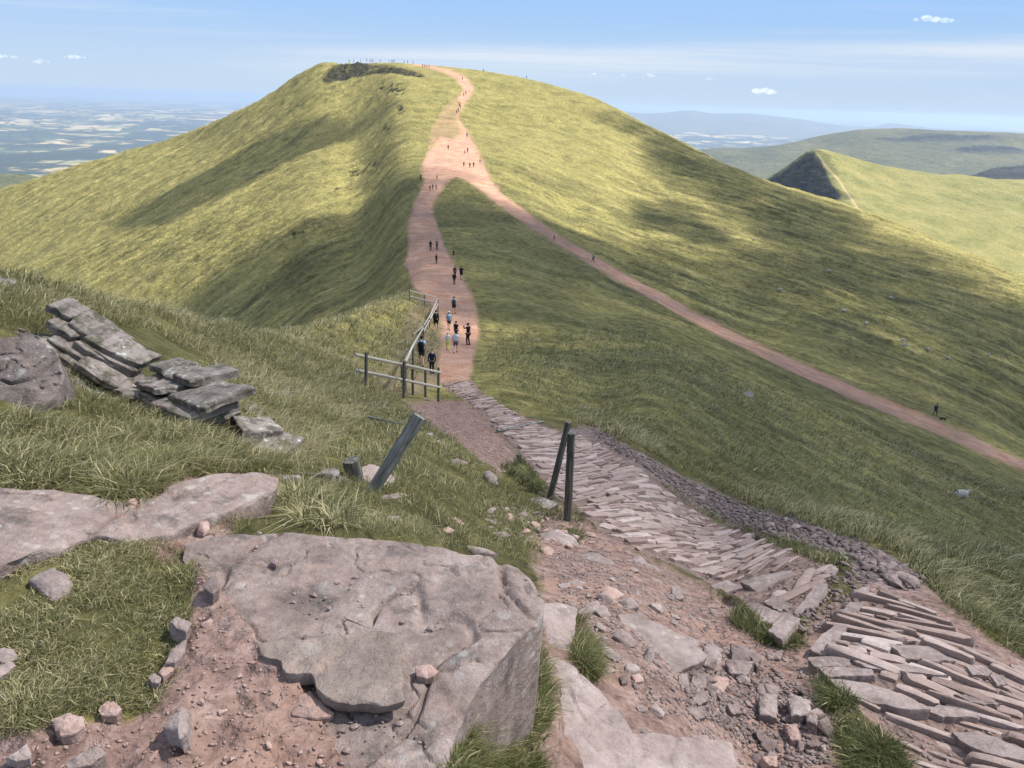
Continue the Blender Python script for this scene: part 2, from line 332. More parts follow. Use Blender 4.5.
GR = dict(dark=(.042,.043,.019), olive=(.124,.114,.042), green=(.215,.19,.062), straw=(.43,.35,.14))
def mat_terrain():
    nt = NT('moorland_ground'); P = nt.pos()
    mk = nt.attr('mask'); R, G, B = nt.sep(mk.outputs['Color'])[:3]; A = mk.outputs['Alpha']
    m2 = nt.attr('mask2'); crag, lush, field = nt.sep(m2.outputs['Color'])[:3]; streak = m2.outputs['Alpha']
    # grass
    n0 = nt.noise(P, .022, 4); n1 = nt.noise(P, .16, 4, .6); n2 = nt.noise(P, 1.3, 4, .65); n3 = nt.noise(P, 9, 3, .7)
    f = nt.math('ADD', nt.math('MULTIPLY', n1, .5), nt.math('MULTIPLY', n2, .5))
    f = nt.math('ADD', nt.math('MULTIPLY', f, .80), nt.math('MULTIPLY', streak, .20))
    g = nt.ramp(f, [(.34, GR['dark']), (.44, GR['olive']), (.51, GR['green']), (.57, (.275,.24,.085)), (.65, GR['straw'])])
    g = nt.mix(nt.ramp(n0, [(.35, 0), (.65, .5)]), g, (.28,.245,.09))
    g = nt.mix(nt.math('MULTIPLY', lush, .75), g, nt.ramp(f, [(.33, (.030,.030,.014)), (.5, (.075,.072,.030)), (.66, (.150,.128,.062))]))
    g = nt.mix(nt.ramp(n3, [(.3, .75), (.7, 0)]), g, nt.mix(1.0, g, (.42,.42,.42), 'MULTIPLY'))
    tu = nt.noise(nt.pos((1,1,.4)), .9, 4, .72)
    g = nt.mix(.75, g, nt.mix(1.0, g, nt.ramp(tu, [(.36, .5), (.5, .98), (.62, 1.3)]), 'MULTIPLY'))
    rush = nt.ramp(nt.noise(nt.pos((1,1,.5)), .085, 6, .78), [(.575, 0), (.64, .55)])
    g = nt.mix(rush, g, (.052,.056,.022))
    # rock crag, its colours darkened for the shade of a north-facing cliff
    nc = nt.noise(nt.pos((1,1,4)), .5, 5, .65)
    rock = nt.ramp(nc, [(.40, (.012,.012,.008)), (.56, (.040,.038,.025)), (.70, (.13,.118,.052))])
    g = nt.mix(crag, g, rock)
    # worn path and dirt
    p1 = nt.noise(P, .5, 5, .6); p2 = nt.noise(P, 7, 4, .7); p3 = nt.noise(P, 45, 3, .7)
    path = nt.ramp(p1, [(.3, (.33,.172,.110)), (.5, (.435,.245,.160)), (.7, (.50,.32,.225))])
    path = nt.mix(nt.ramp(nt.noise(P, .14, 5, .7), [(.40, .5), (.56, 0)]), path, (.24,.165,.135))
    path = nt.mix(nt.ramp(p2, [(.35, .55), (.65, 0)]), path, nt.mix(1.0, path, (.62,.60,.60), 'MULTIPLY'))
    dirt = nt.ramp(p2, [(.3, (.125,.080,.067)), (.5, (.225,.150,.126)), (.7, (.32,.235,.205))])
    dirt = nt.mix(nt.ramp(p3, [(.35, .6), (.62, 0)]), dirt, nt.mix(1.0, dirt, (.5,.48,.46), 'MULTIPLY'))
    dirt = nt.mix(nt.ramp(nt.noise(P, 1.6, 3), [(.52, 0), (.68, .6)]), dirt, (.27,.165,.12))
    col = nt.mix(R, g, path)
    col = nt.mix(B, col, dirt)
    v = nt.vor(P, 13, 'F1', 'Color')
    st = nt.mix(nt.sep(v)[0], (.10,.075,.068), (.27,.205,.19))
    st = nt.mix(nt.ramp(nt.vor(P, 13, 'DISTANCE_TO_EDGE'), [(.0, 1), (.10, 0)]), st, (.05,.036,.03))
    col = nt.mix(A, col, st)
    col = nt.mix(G, col, nt.mix(.5, dirt, (.15,.11,.095)))
    # valley fields
    vc = nt.n('ShaderNodeTexVoronoi'); nt.t.links.new(nt.pos((1,.55,1), rot=(0,0,.5)), vc.inputs['Vector']); vc.inputs['Scale'].default_value = .0030
    fr, fg, fb = nt.sep(vc.outputs['Color'])[:3]
    fcol = nt.ramp(fr, [(0, (.035,.055,.02)), (.14, (.10,.13,.045)), (.28, (.23,.21,.09)), (.44, (.31,.245,.115)), (.68, (.40,.31,.16)), (1, (.10,.13,.04))], 'CONSTANT')
    wood = nt.ramp(nt.noise(P, .0012, 5, .7), [(.47, 1), (.54, 0)])
    fcol = nt.mix(wood, fcol, (.018,.028,.014))
    ve = nt.vor(nt.pos((1,.55,1), rot=(0,0,.5)), .0030, 'DISTANCE_TO_EDGE')
    fcol = nt.mix(nt.ramp(ve, [(.03, .9), (.09, 0)]), fcol, (.016,.026,.013))
    col = nt.mix(field, col, fcol)
    # relief
    hgt = nt.math('ADD', nt.math('MULTIPLY', n3, .5), nt.math('MULTIPLY', p3, .18))
    nb = nt.bump(hgt, .7, .08)
    nb = nt.bump(n2, .8, .55, nb)
    nt.bsdf(col, .95, nb, .1)
    return nt.m
def mesh_from(name, v, f, mat, smooth=True, kind=None):
    me = bpy.data.meshes.new(name)
    v = np.asarray(v, np.float32); f = np.asarray(f, np.int32)
    me.vertices.add(len(v)); me.vertices.foreach_set('co', v.ravel())
    n = f.shape[1]
    me.loops.add(f.size); me.loops.foreach_set('vertex_index', f.ravel())
    me.polygons.add(len(f)); me.polygons.foreach_set('loop_start', np.arange(0, f.size, n, dtype=np.int32))
    try: me.polygons.foreach_set('loop_total', np.full(len(f), n, np.int32))
    except Exception: pass
    if smooth: me.polygons.foreach_set('use_smooth', np.ones(len(f), bool))
    me.update(calc_edges=True)
    if mat: me.materials.append(mat)
    o = bpy.data.objects.new(name, me); COL.objects.link(o)
    if kind: o['kind'] = kind
    return o
def vcol(o, name, arr):
    a = o.data.attributes.new(name, 'FLOAT_COLOR', 'POINT'); a.data.foreach_set('color', np.asarray(arr, np.float32).ravel())
P_CRAG = [(321,80),(328,68),(340,62),(362,62),(384,65),(406,69),(426,75),(418,77),(396,73),(370,75),(348,79),(328,84)]
P_OUT = [(36,318),(75,310),(120,322),(165,333),(200,372),(214,400),(208,428),(180,420),(140,402),(108,388),(80,368),(45,348)]
P_LUSH = [(-80,400),(60,430),(180,430),(260,470),(300,500),(400,500),(520,480),(540,560),(400,540),(190,545),(200,640),(150,700),(0,740),(-80,740)]
Q = float(1.0); GRID = {}
def build_terrain():
    D = math.radians
    azs = np.concatenate([np.arange(-84, -52.2, .7), np.arange(-52, -42.1, .16), np.arange(-42, 43.5, .08/Q), np.arange(43.6, 52, .16), np.arange(52.3, 85, .7)])*D(1)
    ss = np.concatenate([np.linspace(0, .22, 60, endpoint=False), np.linspace(.22, 1, int(560*Q), endpoint=False),
                         (lambda t: 1+.5*t+.5*(1-(1-t)**2))(np.linspace(0, 1, 280, endpoint=False)), np.linspace(2, 3, int(330*Q), endpoint=False), np.linspace(3, 3.3, 60, endpoint=False), np.linspace(3.3, 4, 150)])
    AZ = np.repeat(azs[:, None], len(ss), 1); A = LF.anchors(AZ)
    S = np.repeat(ss[None, :], len(azs), 0); k = np.minimum(S.astype(int), 3); fr = S-k
    lr = np.take_along_axis(A, k[..., None], 2)[..., 0]*(1-fr) + np.take_along_axis(A, (k+1)[..., None], 2)[..., 0]*fr
    R = np.exp(lr); X = R*np.sin(AZ); Y = R*np.cos(AZ); Z = LF.tan(AZ, R)*R
    mk = masks(X, Y, Z); bare = bare_of(mk)
    px, py = project(X, Y, Z)
    crag = poly_mask(px, py, R, P_CRAG, 440, 540, 3, X, Y, 7)
    crag = crag*sstep(-.60, -.22, fbm(X/7, (Z+.3*Y)/5, 4, 62))
    rs = np.exp(A[..., 3]); rc = np.exp(A[..., 1])
    # scattered dark rock scars on the far left face
    face = sstep(150, 220, R)*(1-sstep(1.0, 1.05, R/rs))*sstep(-.08, -.15, AZ)
    scar = np.zeros(R.shape)
    for (sx, sy, w, h) in ((360,172,16,5),(345,188,14,4),(372,165,8,5),(392,90,16,8),(318,225,10,3),(296,233,10,3),(400,110,7,6),(385,130,8,5)):
        a = np.exp(-(((px-sx)/w)**2+((py-sy)/h)**2))
        scar = np.maximum(scar, a*face)
    scn = fbm(X/3.5, Y/3.5, 3, 91)
    crag = np.maximum(crag, sstep(.42, .6, scar*(.55+1.5*scn)))
    Z = settle(X, Y, Z + detail(X, Y, AZ, R, A, bare), R)
    Z = Z + crag*sstep(100, 300, R)*(3.2*np.abs(fbm(X/9, Y/9, 4, 61)) - 1.2)
    lush = poly_mask(px, py, R, P_LUSH, .5, 16, 10, X, Y)
    lush = np.maximum(lush, .55*sstep(.35, .8, .5+fbm(X/28, Y/28, 3, 71))*(1-sstep(250, 400, R)))
    field = sstep(1500, 2600, R)
    lush = np.maximum(lush, (1-sstep(16, 36, R))*(R > 2.5))
    far_hills = fbm(X/2600, Y/2600, 4, 81)
    Z = Z + field*60*far_hills + field*9*fbm(X/400, Y/400, 2, 82)
    sl = np.zeros(R.shape)
    left = sstep(-.10, -.2, AZ); right = sstep(.02, .2, AZ)
    for m, (fx, fy), sd in ((left, FD1, 141), (right, FD2, 151)):
        u = X*fx+Y*fy; v = -X*fy+Y*fx; v = v + 5*perlin(u/50, v/50, sd+5)
        sl += m*(.9*fbm(u/60, v/5, 3, sd, .65)+.5*fbm(u/14, v/1.6, 2, sd+9))
    sl *= sstep(40, 130, R)
    sl = np.clip(.5+np.where(AZ > 0, .85, .55)*sl, 0, 1)
    GRID.update(X=X, Y=Y, Z=Z, R=R, bare=bare, px=project(X, Y, Z))
    V = np.stack([X, Y, Z], -1).reshape(-1, 3)
    M1 = np.stack([mk['path'], mk['stones'], mk['dirt'], mk['rubble']], -1).reshape(-1, 4)
    M2 = np.stack([crag, lush, field, sl], -1).reshape(-1, 4)
    na, ns = R.shape
    idx = np.arange(na*ns).reshape(na, ns)
    q = np.stack([idx[:-1, :-1], idx[:-1, 1:], idx[1:, 1:], idx[1:, :-1]], -1).reshape(-1, 4)
    Rf = R.reshape(-1)[q].mean(1); Pf = M1[q, 0].mean(1); Gf = np.maximum(M1[q, 1], M1[q, 2]*.9).mean(1)
    rsf = rs.reshape(-1)[q[:, 0]]
    cls = np.where(Rf > np.maximum(rsf*2.2, 1300), 3, np.where(Pf > .5, 1, np.where((Gf > .55) & (Rf < 34), 2, 0)))
    m = mat_terrain()
    for c, nm in ((0, 'hillside'), (1, 'path'), (2, 'bare_ground'), (3, 'valley_plain')):
        qq = q[cls == c]; used = np.unique(qq); rem = np.zeros(len(V), np.int32); rem[used] = np.arange(len(used))
        o = mesh_from(nm, V[used], rem[qq], m, True, 'structure')
        vcol(o, 'mask', M1[used]); vcol(o, 'mask2', M2[used])
# ------------------------------------------------------------------ far hills
def mat_hill(name, cols, scale, rock_shade=None, path=False):
    nt = NT(name); P = nt.pos()
    n = nt.math('ADD', nt.math('MULTIPLY', nt.noise(P, scale, 5, .65), .6), nt.math('MULTIPLY', nt.noise(P, scale*9, 4, .65), .4))
    col = nt.ramp(n, [(.33, cols[0]), (.5, cols[1]), (.66, cols[2])])
    a = nt.attr('mask'); r, g, b = nt.sep(a.outputs['Color'])[:3]
    if rock_shade:  # dark rock colours, which also paint the shade on the pointed hill
        rock_shade_col = nt.ramp(nt.noise(nt.pos((1,1,5)), scale*2.2, 5, .7), [(.40, rock_shade[0]), (.58, rock_shade[1]), (.7, rock_shade[2])])
        col = nt.mix(r, col, rock_shade_col)
    col = nt.mix(.7, col, nt.mix(1.0, col, nt.ramp(nt.noise(P, scale*22, 4, .7), [(.36, .5), (.6, 1.25)]), 'MULTIPLY'))
    col = nt.mix(nt.math('MULTIPLY', g, .55), col, (.36,.28,.15))
    nt.bsdf(col, .95, nt.bump(nt.noise(P, scale*5, 4, .6), .5, .12/scale), .1)
    return nt.m
def hill(name, cols, mat, daz=.06, ns=160, polys=(), lines=(), amp=3, wl=60, tail=None):
    tail = tail or (lambda rs: [('d', rs*1.05), ('z', rs*1.5, -520)])
    L = Loft(cols, tail, r0=cols[0][2][0][1]*.999, rmax=max(c[1][2] for c in cols)*1.5)
    azs = np.arange(L.az[0], L.az[-1], math.radians(daz))
    ss = np.concatenate([np.linspace(0, 3, ns, endpoint=False), np.linspace(3, 3.6, 30)])
    AZ = np.repeat(azs[:, None], len(ss), 1); A = L.anchors(AZ); S = np.repeat(ss[None], len(azs), 0)
    k = np.minimum(S.astype(int), 3); fr = S-k
    lr = np.take_along_axis(A, k[..., None], 2)[..., 0]*(1-fr) + np.take_along_axis(A, (k+1)[..., None], 2)[..., 0]*fr
    R = np.exp(lr); X = R*np.sin(AZ); Y = R*np.cos(AZ); Z = L.tan(AZ, R)*R
    px, py = project(X, Y, Z)
    m = np.zeros(R.shape); g = np.zeros(R.shape)
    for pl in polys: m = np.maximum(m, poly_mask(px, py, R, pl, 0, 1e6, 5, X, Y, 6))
    for ln in lines: g = np.maximum(g, poly_mask(px, py, R, ln, 0, 1e6, .5, X, Y))
    Z = Z + amp*fbm(X/wl, Y/wl, 4, 5) + m*amp*1.6*np.abs(fbm(X/wl*4, Y/wl*4, 3, 9))
    idx = np.arange(R.size).reshape(R.shape)
    q = np.stack([idx[:-1, :-1], idx[:-1, 1:], idx[1:, 1:], idx[1:, :-1]], -1).reshape(-1, 4)
    o = mesh_from(name, np.stack([X, Y, Z], -1).reshape(-1, 3), q, mat, True, 'structure')
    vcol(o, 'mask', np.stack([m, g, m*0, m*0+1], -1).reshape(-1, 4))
    return o
def build_hills():
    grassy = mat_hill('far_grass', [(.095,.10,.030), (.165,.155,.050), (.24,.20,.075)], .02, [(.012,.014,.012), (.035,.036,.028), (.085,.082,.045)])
    moor = mat_hill('far_moor', [(.042,.048,.026), (.078,.078,.036), (.125,.112,.052)], .0035, [(.012,.014,.014), (.03,.03,.027), (.06,.055,.04)])
    # pointed hill; its left face is painted dark as shade, plus rock bands
    def c(px, rs, top, foot=None, mid=None):
        rb = rs*.80
        e = [('z', 700, -420), ('z', 760, -400)]
        if mid: e += mid
        return (px, (800, rb, rs), e+[(top, rs)])
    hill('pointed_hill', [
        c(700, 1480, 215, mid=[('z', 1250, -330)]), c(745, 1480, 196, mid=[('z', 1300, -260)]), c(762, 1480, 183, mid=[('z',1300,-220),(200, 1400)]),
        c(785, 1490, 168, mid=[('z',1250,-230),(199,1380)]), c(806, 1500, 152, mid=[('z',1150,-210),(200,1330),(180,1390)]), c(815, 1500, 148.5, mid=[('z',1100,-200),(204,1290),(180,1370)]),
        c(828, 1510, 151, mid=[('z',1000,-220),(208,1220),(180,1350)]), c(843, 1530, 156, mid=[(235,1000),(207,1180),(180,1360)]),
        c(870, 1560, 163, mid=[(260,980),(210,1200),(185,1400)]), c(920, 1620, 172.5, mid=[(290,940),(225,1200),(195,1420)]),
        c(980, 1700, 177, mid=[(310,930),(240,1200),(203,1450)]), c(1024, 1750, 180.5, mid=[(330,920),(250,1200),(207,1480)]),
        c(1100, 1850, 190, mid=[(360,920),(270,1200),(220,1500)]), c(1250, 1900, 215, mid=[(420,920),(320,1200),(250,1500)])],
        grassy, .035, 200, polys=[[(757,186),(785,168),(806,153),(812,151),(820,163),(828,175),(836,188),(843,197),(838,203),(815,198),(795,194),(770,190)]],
        lines=[[(814,150),(816,150),(826,165),(842,183),(858,208),(856,209),(840,184),(824,166)]], amp=4, wl=70)
    # long flat-topped moor behind it
    def d(px, rs, top, a=None, b=None):
        return (px, (2600, rs*.8, rs), [('z', 2200, -520), ('z', 2600, -500), ('z', 3300, -470), (b or top+38, rs*.82), (a or top+14, rs*.92), (top, rs)])
    hill('flat_topped_moor', [d(600,5200,170), d(660,5200,157), d(690,5200,150.5), d(730,5200,147.5), d(765,5200,147), d(790,5300,143), d(815,5400,136.5), d(840,5400,131.5), d(870,5400,129),
        d(920,5500,129), d(960,5500,131), d(1000,5500,132.5), d(1040,5500,135), d(1150,5500,140), d(1300,5500,150)], moor, .05, 150, amp=14, wl=420,
        polys=[[(955,150),(985,146),(1018,148),(1030,152),(1000,153),(960,153)], [(870,139),(930,134),(985,136),(1010,140),(960,141),(900,142)]])
    def e(px, rs, top): return (px, (2400, rs*.85, rs), [('z', 2000, -500), ('z', 2400, -470), (top+26, rs*.86), (top+12, rs*.93), (top, rs)])
    hill('dark_escarpment', [e(930,3300,190), e(955,3300,180), e(972,3300,175.5), e(990,3300,170), e(1010,3300,167), e(1030,3300,165), e(1100,3300,160), e(1250,3300,160)], moor, .05, 110, amp=7, wl=200,
        polys=[[(940,180),(972,174),(990,169),(1024,164),(1100,158),(1100,182),(1024,181),(985,181)]])
    def f(px, rs, top): return (px, (15000, rs*.85, rs), [('z', 13000, -690), ('z', 15000, -670), ('z', rs*.86, -480-(top-111)*9), (top+5, rs*.95), (top, rs)])
    hill('distant_mountains', [f(430,23000,121), f(520,23000,115), f(580,23000,111), f(610,23000,110.5), f(640,23000,113.5), f(665,23000,112.5), f(690,23000,110.5), f(715,23000,113.5), f(750,23000,114), f(785,23000,117), f(810,23000,121),
        f(840,23000,125), f(870,25000,127), f(890,25000,123.5), f(905,25000,125), f(940,25000,129), f(1024,25000,131), f(1200,25000,136)], moor, .06, 90, amp=45, wl=2200)
    def g(px, rs, top): return (px, (1700, rs*.85, rs), [('z', 1500, -480), ('z', 1700, -450), (top+30, rs*.88), (top+10, rs*.95), (top, rs)])
    hill('brown_hill', [g(-300,2600,168), g(-150,2600,168), g(-40,2600,171), g(20,2600,174), g(50,2600,179), g(90,2600,192), g(160,2600,215)], moor, .06, 90, amp=10, wl=200)
# ------------------------------------------------------------------ sun, sky, haze, clouds
SUN_AZ, SUN_EL = math.radians(76), math.radians(54)
SUN = Vector((math.sin(SUN_AZ)*math.cos(SUN_EL), math.cos(SUN_AZ)*math.cos(SUN_EL), math.sin(SUN_EL)))
def build_light():
    w = bpy.data.worlds.new('World'); SC.world = w; w.use_nodes = True
    t = w.node_tree; t.nodes.clear()
    def n(typ, **kw):
        nd = t.nodes.new(typ)
        for k, v in kw.items(): setattr(nd, k, v)
        return nd
    sky = n('ShaderNodeTexSky', sky_type='NISHITA', sun_disc=False)
    sky.sun_elevation = SUN_EL; sky.sun_rotation = SUN_AZ; sky.altitude = 850; sky.air_density = 1.0; sky.dust_density = .6; sky.ozone_density = 1.6
    tc = n('ShaderNodeTexCoord'); sx = n('ShaderNodeSeparateXYZ'); t.links.new(tc.outputs['Generated'], sx.inputs[0])
    # high thin cloud: noise on the direction, flattened on a plane far above
    def m(op, a, b=0., c=0., cl=False):
        nd = n('ShaderNodeMath', operation=op, use_clamp=cl)
        for s, v in zip(nd.inputs, (a, b, c)):
            if isinstance(v, bpy.types.NodeSocket): t.links.new(v, s)
            else: s.default_value = v
        return nd.outputs[0]
    zc = m('ADD', m('MAXIMUM', sx.outputs[2], 0.), .02)
    u = m('DIVIDE', sx.outputs[0], zc); v = m('DIVIDE', sx.outputs[1], zc)
    cb = n('ShaderNodeCombineXYZ'); t.links.new(u, cb.inputs[0]); t.links.new(v, cb.inputs[1])
    def noise(scale, sc3, det=5, rough=.6):
        mp = n('ShaderNodeMapping'); t.links.new(cb.outputs[0], mp.inputs[0]); mp.inputs['Scale'].default_value = sc3; mp.inputs['Rotation'].default_value = (0, 0, .12)
        nd = n('ShaderNodeTexNoise'); t.links.new(mp.outputs[0], nd.inputs['Vector']); nd.inputs['Scale'].default_value = scale
        nd.inputs['Detail'].default_value = det; nd.inputs['Roughness'].default_value = rough; nd.inputs['Distortion'].default_value = .6
        return nd.outputs['Fac']
    def rng_(x, a, b, c=0., d=1.):
        nd = n('ShaderNodeMapRange', interpolation_type='SMOOTHSTEP'); t.links.new(x, nd.inputs[0])
        for s, val in zip(nd.inputs[1:5], (a, b, c, d)): s.default_value = val
        return nd.outputs[0]
    z = sx.outputs[2]
    wob = m('MULTIPLY', m('SUBTRACT', noise(.16, (1, .25, 1), 4), .5), .022)
    zz = m('SUBTRACT', m('ADD', z, wob), m('MULTIPLY', sx.outputs[0], .030))
    veil = m('MULTIPLY', rng_(zz, .070, .050), rng_(zz, .016, .050))
    veil = m('MULTIPLY', veil, rng_(sx.outputs[0], -.42, -.12, .0, 1.))
    veil = m('MULTIPLY', veil, rng_(noise(.34, (.30, 1.3, 1), 6, .68), .30, .62, .35, 1.))
    wisp = m('MULTIPLY', rng_(noise(.20, (.35, 1.8, 1), 7, .68), .52, .68), m('MULTIPLY', rng_(z, .05, .075), rng_(z, .3, .11)))
    fac = m('MAXIMUM', m('MULTIPLY', veil, .85), m('MULTIPLY', wisp, .30))
    hz_ = n('ShaderNodeMix', data_type='RGBA'); t.links.new(rng_(z, .0, .13), hz_.inputs[0]); hz_.inputs[6].default_value = (1.95, 2.4, 2.95, 1); hz_.inputs[7].default_value = (1.22, 2.0, 3.2, 1)
    lo_ = n('ShaderNodeMix', data_type='RGBA'); t.links.new(rng_(z, .10, .40, 1., .15), lo_.inputs[0]); t.links.new(sky.outputs[0], lo_.inputs[6]); t.links.new(hz_.outputs[2], lo_.inputs[7])
    mx = n('ShaderNodeMix', data_type='RGBA'); t.links.new(fac, mx.inputs[0]); t.links.new(lo_.outputs[2], mx.inputs[6]); mx.inputs[7].default_value = (2.6, 2.85, 3.15, 1)
    fill_cloud = m('MULTIPLY', rng_(noise(.9, (1, 1, 1), 5, .55), .47, .62), rng_(z, .16, .34))  # unseen overhead cloud, added to whiten and strengthen the sky fill
    up = n('ShaderNodeMix', data_type='RGBA'); t.links.new(fill_cloud, up.inputs[0]); t.links.new(mx.outputs[2], up.inputs[6]); up.inputs[7].default_value = (5.2, 5.1, 5.0, 1); mx = up
    bg = n('ShaderNodeBackground'); t.links.new(mx.outputs[2], bg.inputs[0]); bg.inputs[1].default_value = SKY_STRENGTH
    o = n('ShaderNodeOutputWorld'); t.links.new(bg.outputs[0], o.inputs[0])
    l = bpy.data.lights.new('sun', 'SUN'); l.energy = SUN_STRENGTH; l.angle = math.radians(.53); l.color = (1, .955, .88)
    lo = bpy.data.objects.new('sun', l); COL.objects.link(lo); lo.rotation_euler = SUN.to_track_quat('Z', 'Y').to_euler(); lo.location = (60, -20, 80)
SKY_STRENGTH, SUN_STRENGTH, EXPOSURE, HAZE = .13, 4.8, 1.22, 5.6e-5
def build_haze():
    bm = bmesh.new(); bmesh.ops.create_cube(bm, size=2)
    for v in bm.verts: v.co = Vector((v.co.x*76000, v.co.y*76000, 34 if v.co.z > 0 else -1010))
    me = bpy.data.meshes.new('haze'); bm.to_mesh(me); bm.free()
    o = bpy.data.objects.new('haze', me); COL.objects.link(o); o['kind'] = 'stuff'
    m = bpy.data.materials.new('haze'); m.use_nodes = True; t = m.node_tree; t.nodes.clear()
    out = t.nodes.new('ShaderNodeOutputMaterial'); pv = t.nodes.new('ShaderNodeVolumePrincipled')
    pv.inputs['Color'].default_value = (.43, .545, .73, 1); pv.inputs['Density'].default_value = HAZE; pv.inputs['Anisotropy'].default_value = .25
    t.links.new(pv.outputs[0], out.inputs['Volume']); me.materials.append(m)
def mat_cloud(name, clear):
    nt = NT(name)
    d = nt.n('ShaderNodeBsdfDiffuse'); d.inputs[0].default_value = (.95,.95,.95,1)
    tl = nt.n('ShaderNodeBsdfTranslucent'); tl.inputs[0].default_value = (.95,.95,.95,1)
    a = nt.n('ShaderNodeMixShader'); a.inputs[0].default_value = .45
    nt.t.links.new(d.outputs[0], a.inputs[1]); nt.t.links.new(tl.outputs[0], a.inputs[2])
    tr = nt.n('ShaderNodeBsdfTransparent'); b = nt.n('ShaderNodeMixShader'); b.inputs[0].default_value = clear
    nt.t.links.new(a.outputs[0], b.inputs[1]); nt.t.links.new(tr.outputs[0], b.inputs[2])
    nt.t.links.new(b.outputs[0], nt.out.inputs[0])
    return nt.m
def blob_mesh(name, puffs, mat, noise=.25, sub=2):
    """one cloud: many ragged puffs in one mesh"""
    bm = bmesh.new(); bmesh.ops.create_icosphere(bm, subdivisions=sub, radius=1)
    base = np.array([v.co[:] for v in bm.verts]); fa = np.array([[v.index for v in f.verts] for f in bm.faces]); bm.free()
    V = []; Fc = []; o = 0
    for i, (cx, cy, cz, rx, rz) in enumerate(puffs):
        k = 1+noise*fbm(base[:, 0]*1.7+i*5.1, base[:, 1]*1.7+base[:, 2]*1.3+i*2.3, 3, i)
        b = base*k[:, None]
        V.append(b*[rx, rx, rz]+[cx, cy, cz]); Fc.append(fa+o); o += len(base)
    return mesh_from(name, np.concatenate(V), np.concatenate(Fc), mat, True)
CLOUD_H = 620.0
def shade_cloud(name, label, poly, spacing, rad, clear, flat=.4, seed=1):
    """a cloud, out of the picture to the right, whose shadow covers the ground traced in poly (x, y, least distance)"""
    pts = []
    for ent in poly:
        if ent[0] == 'w': pts.append((ent[1]+SUN.x*CLOUD_H/SUN.z, ent[2]+SUN.y*CLOUD_H/SUN.z)); continue
        if len(ent) == 4:
            x, y, z = [float(v) for v in rays(ent[0], ent[1])]; k = ent[2]/math.hypot(x, y); p = Vector((x*k, y*k, z*k)); q = p+SUN*((CLOUD_H-p.z)/SUN.z); pts.append((q.x, q.y)); continue
        px, py, rmin = ent
        az, t = ray_at(px, py); az = float(az)
        T = LF.tan(np.full(_RR.shape, az), _RR); ok = (T >= float(t)) & (_RR > rmin)
        k = int(np.argmax(ok)) if ok.any() else int(np.argmin(abs(_RR-rmin)))
        r = _RR[k]; p = Vector((r*math.sin(az), r*math.cos(az), float(T[k]*r)))
        q = p+SUN*((CLOUD_H-p.z)/SUN.z); pts.append((q.x, q.y))
    xs = [p[0] for p in pts]; ys = [p[1] for p in pts]; rr = random.Random(seed); puffs = []
    x = min(xs)
    while x <= max(xs):
        y = min(ys)
        while y <= max(ys):
            qx, qy = x+rr.uniform(-.45, .45)*spacing, y+rr.uniform(-.45, .45)*spacing
            if inpoly(np.array([qx]), np.array([qy]), pts)[0]:
                r = rad*rr.uniform(.65, 1.35)
                puffs.append((qx, qy, CLOUD_H+rr.uniform(0, .6)*rad, r, r*flat*rr.uniform(.8, 1.5)))
            y += spacing
        x += spacing
    o = blob_mesh(name, puffs, mat_cloud('thin_cloud', clear)); o['label'] = label; o['category'] = 'cloud'; o['group'] = 'clouds drifting over the ridge'
    o['kind'] = 'structure'
    return o
def build_clouds():
    shade_cloud('cloud', '', [(200,322,250),(245,285,250),(310,240,220),(360,205,230),(408,180,220),(440,186,200),(480,188,200),(520,206,200),(570,240,180),(640,262,180),(720,258,200),(775,242,260),(745,213,320),(700,178,380),(650,148,400),(610,118,440),(640,127,460),(700,158,440),(760,187,420),(800,203,405),(850,222,380),(900,245,350),(960,282,320),(1024,330,260),(1200,420,150),('w',330,180),('w',300,20),('w',40,-2),(1024,650,6),(850,548,10),(740,503,15),(640,447,18),(560,415,21),(480,350,44),(425,300,70),(300,325,120)], 19, 23, .75, seed=3)
    shade_cloud('cloud', '', [(404,106,300),(345,140,300),(270,171,300),(200,206,320),(165,226,350),(122,252,400),(126,245,450),(165,219,450),(200,198,450),(270,163,450),(345,132,420),(396,104,360)], 2.6, 2.4, .74, seed=4)
    shade_cloud('cloud', '', [(640,200,250),(690,207,250),(735,238,250),(715,246,240),(670,240,240),(640,225,240)], 8, 8, .66, seed=5)
    shade_cloud('cloud', '', [(752,190,1400,1),(785,166,1440,1),(806,150,1500,1),(814,152,1480,1),(828,176,1360,1),(845,202,1200,1),(836,214,1150,1),(800,212,1200,1),(770,202,1300,1)], 24, 24, .76, seed=6)  # added unseen cloud, darkening the pointed hill's left face in place of self-shade

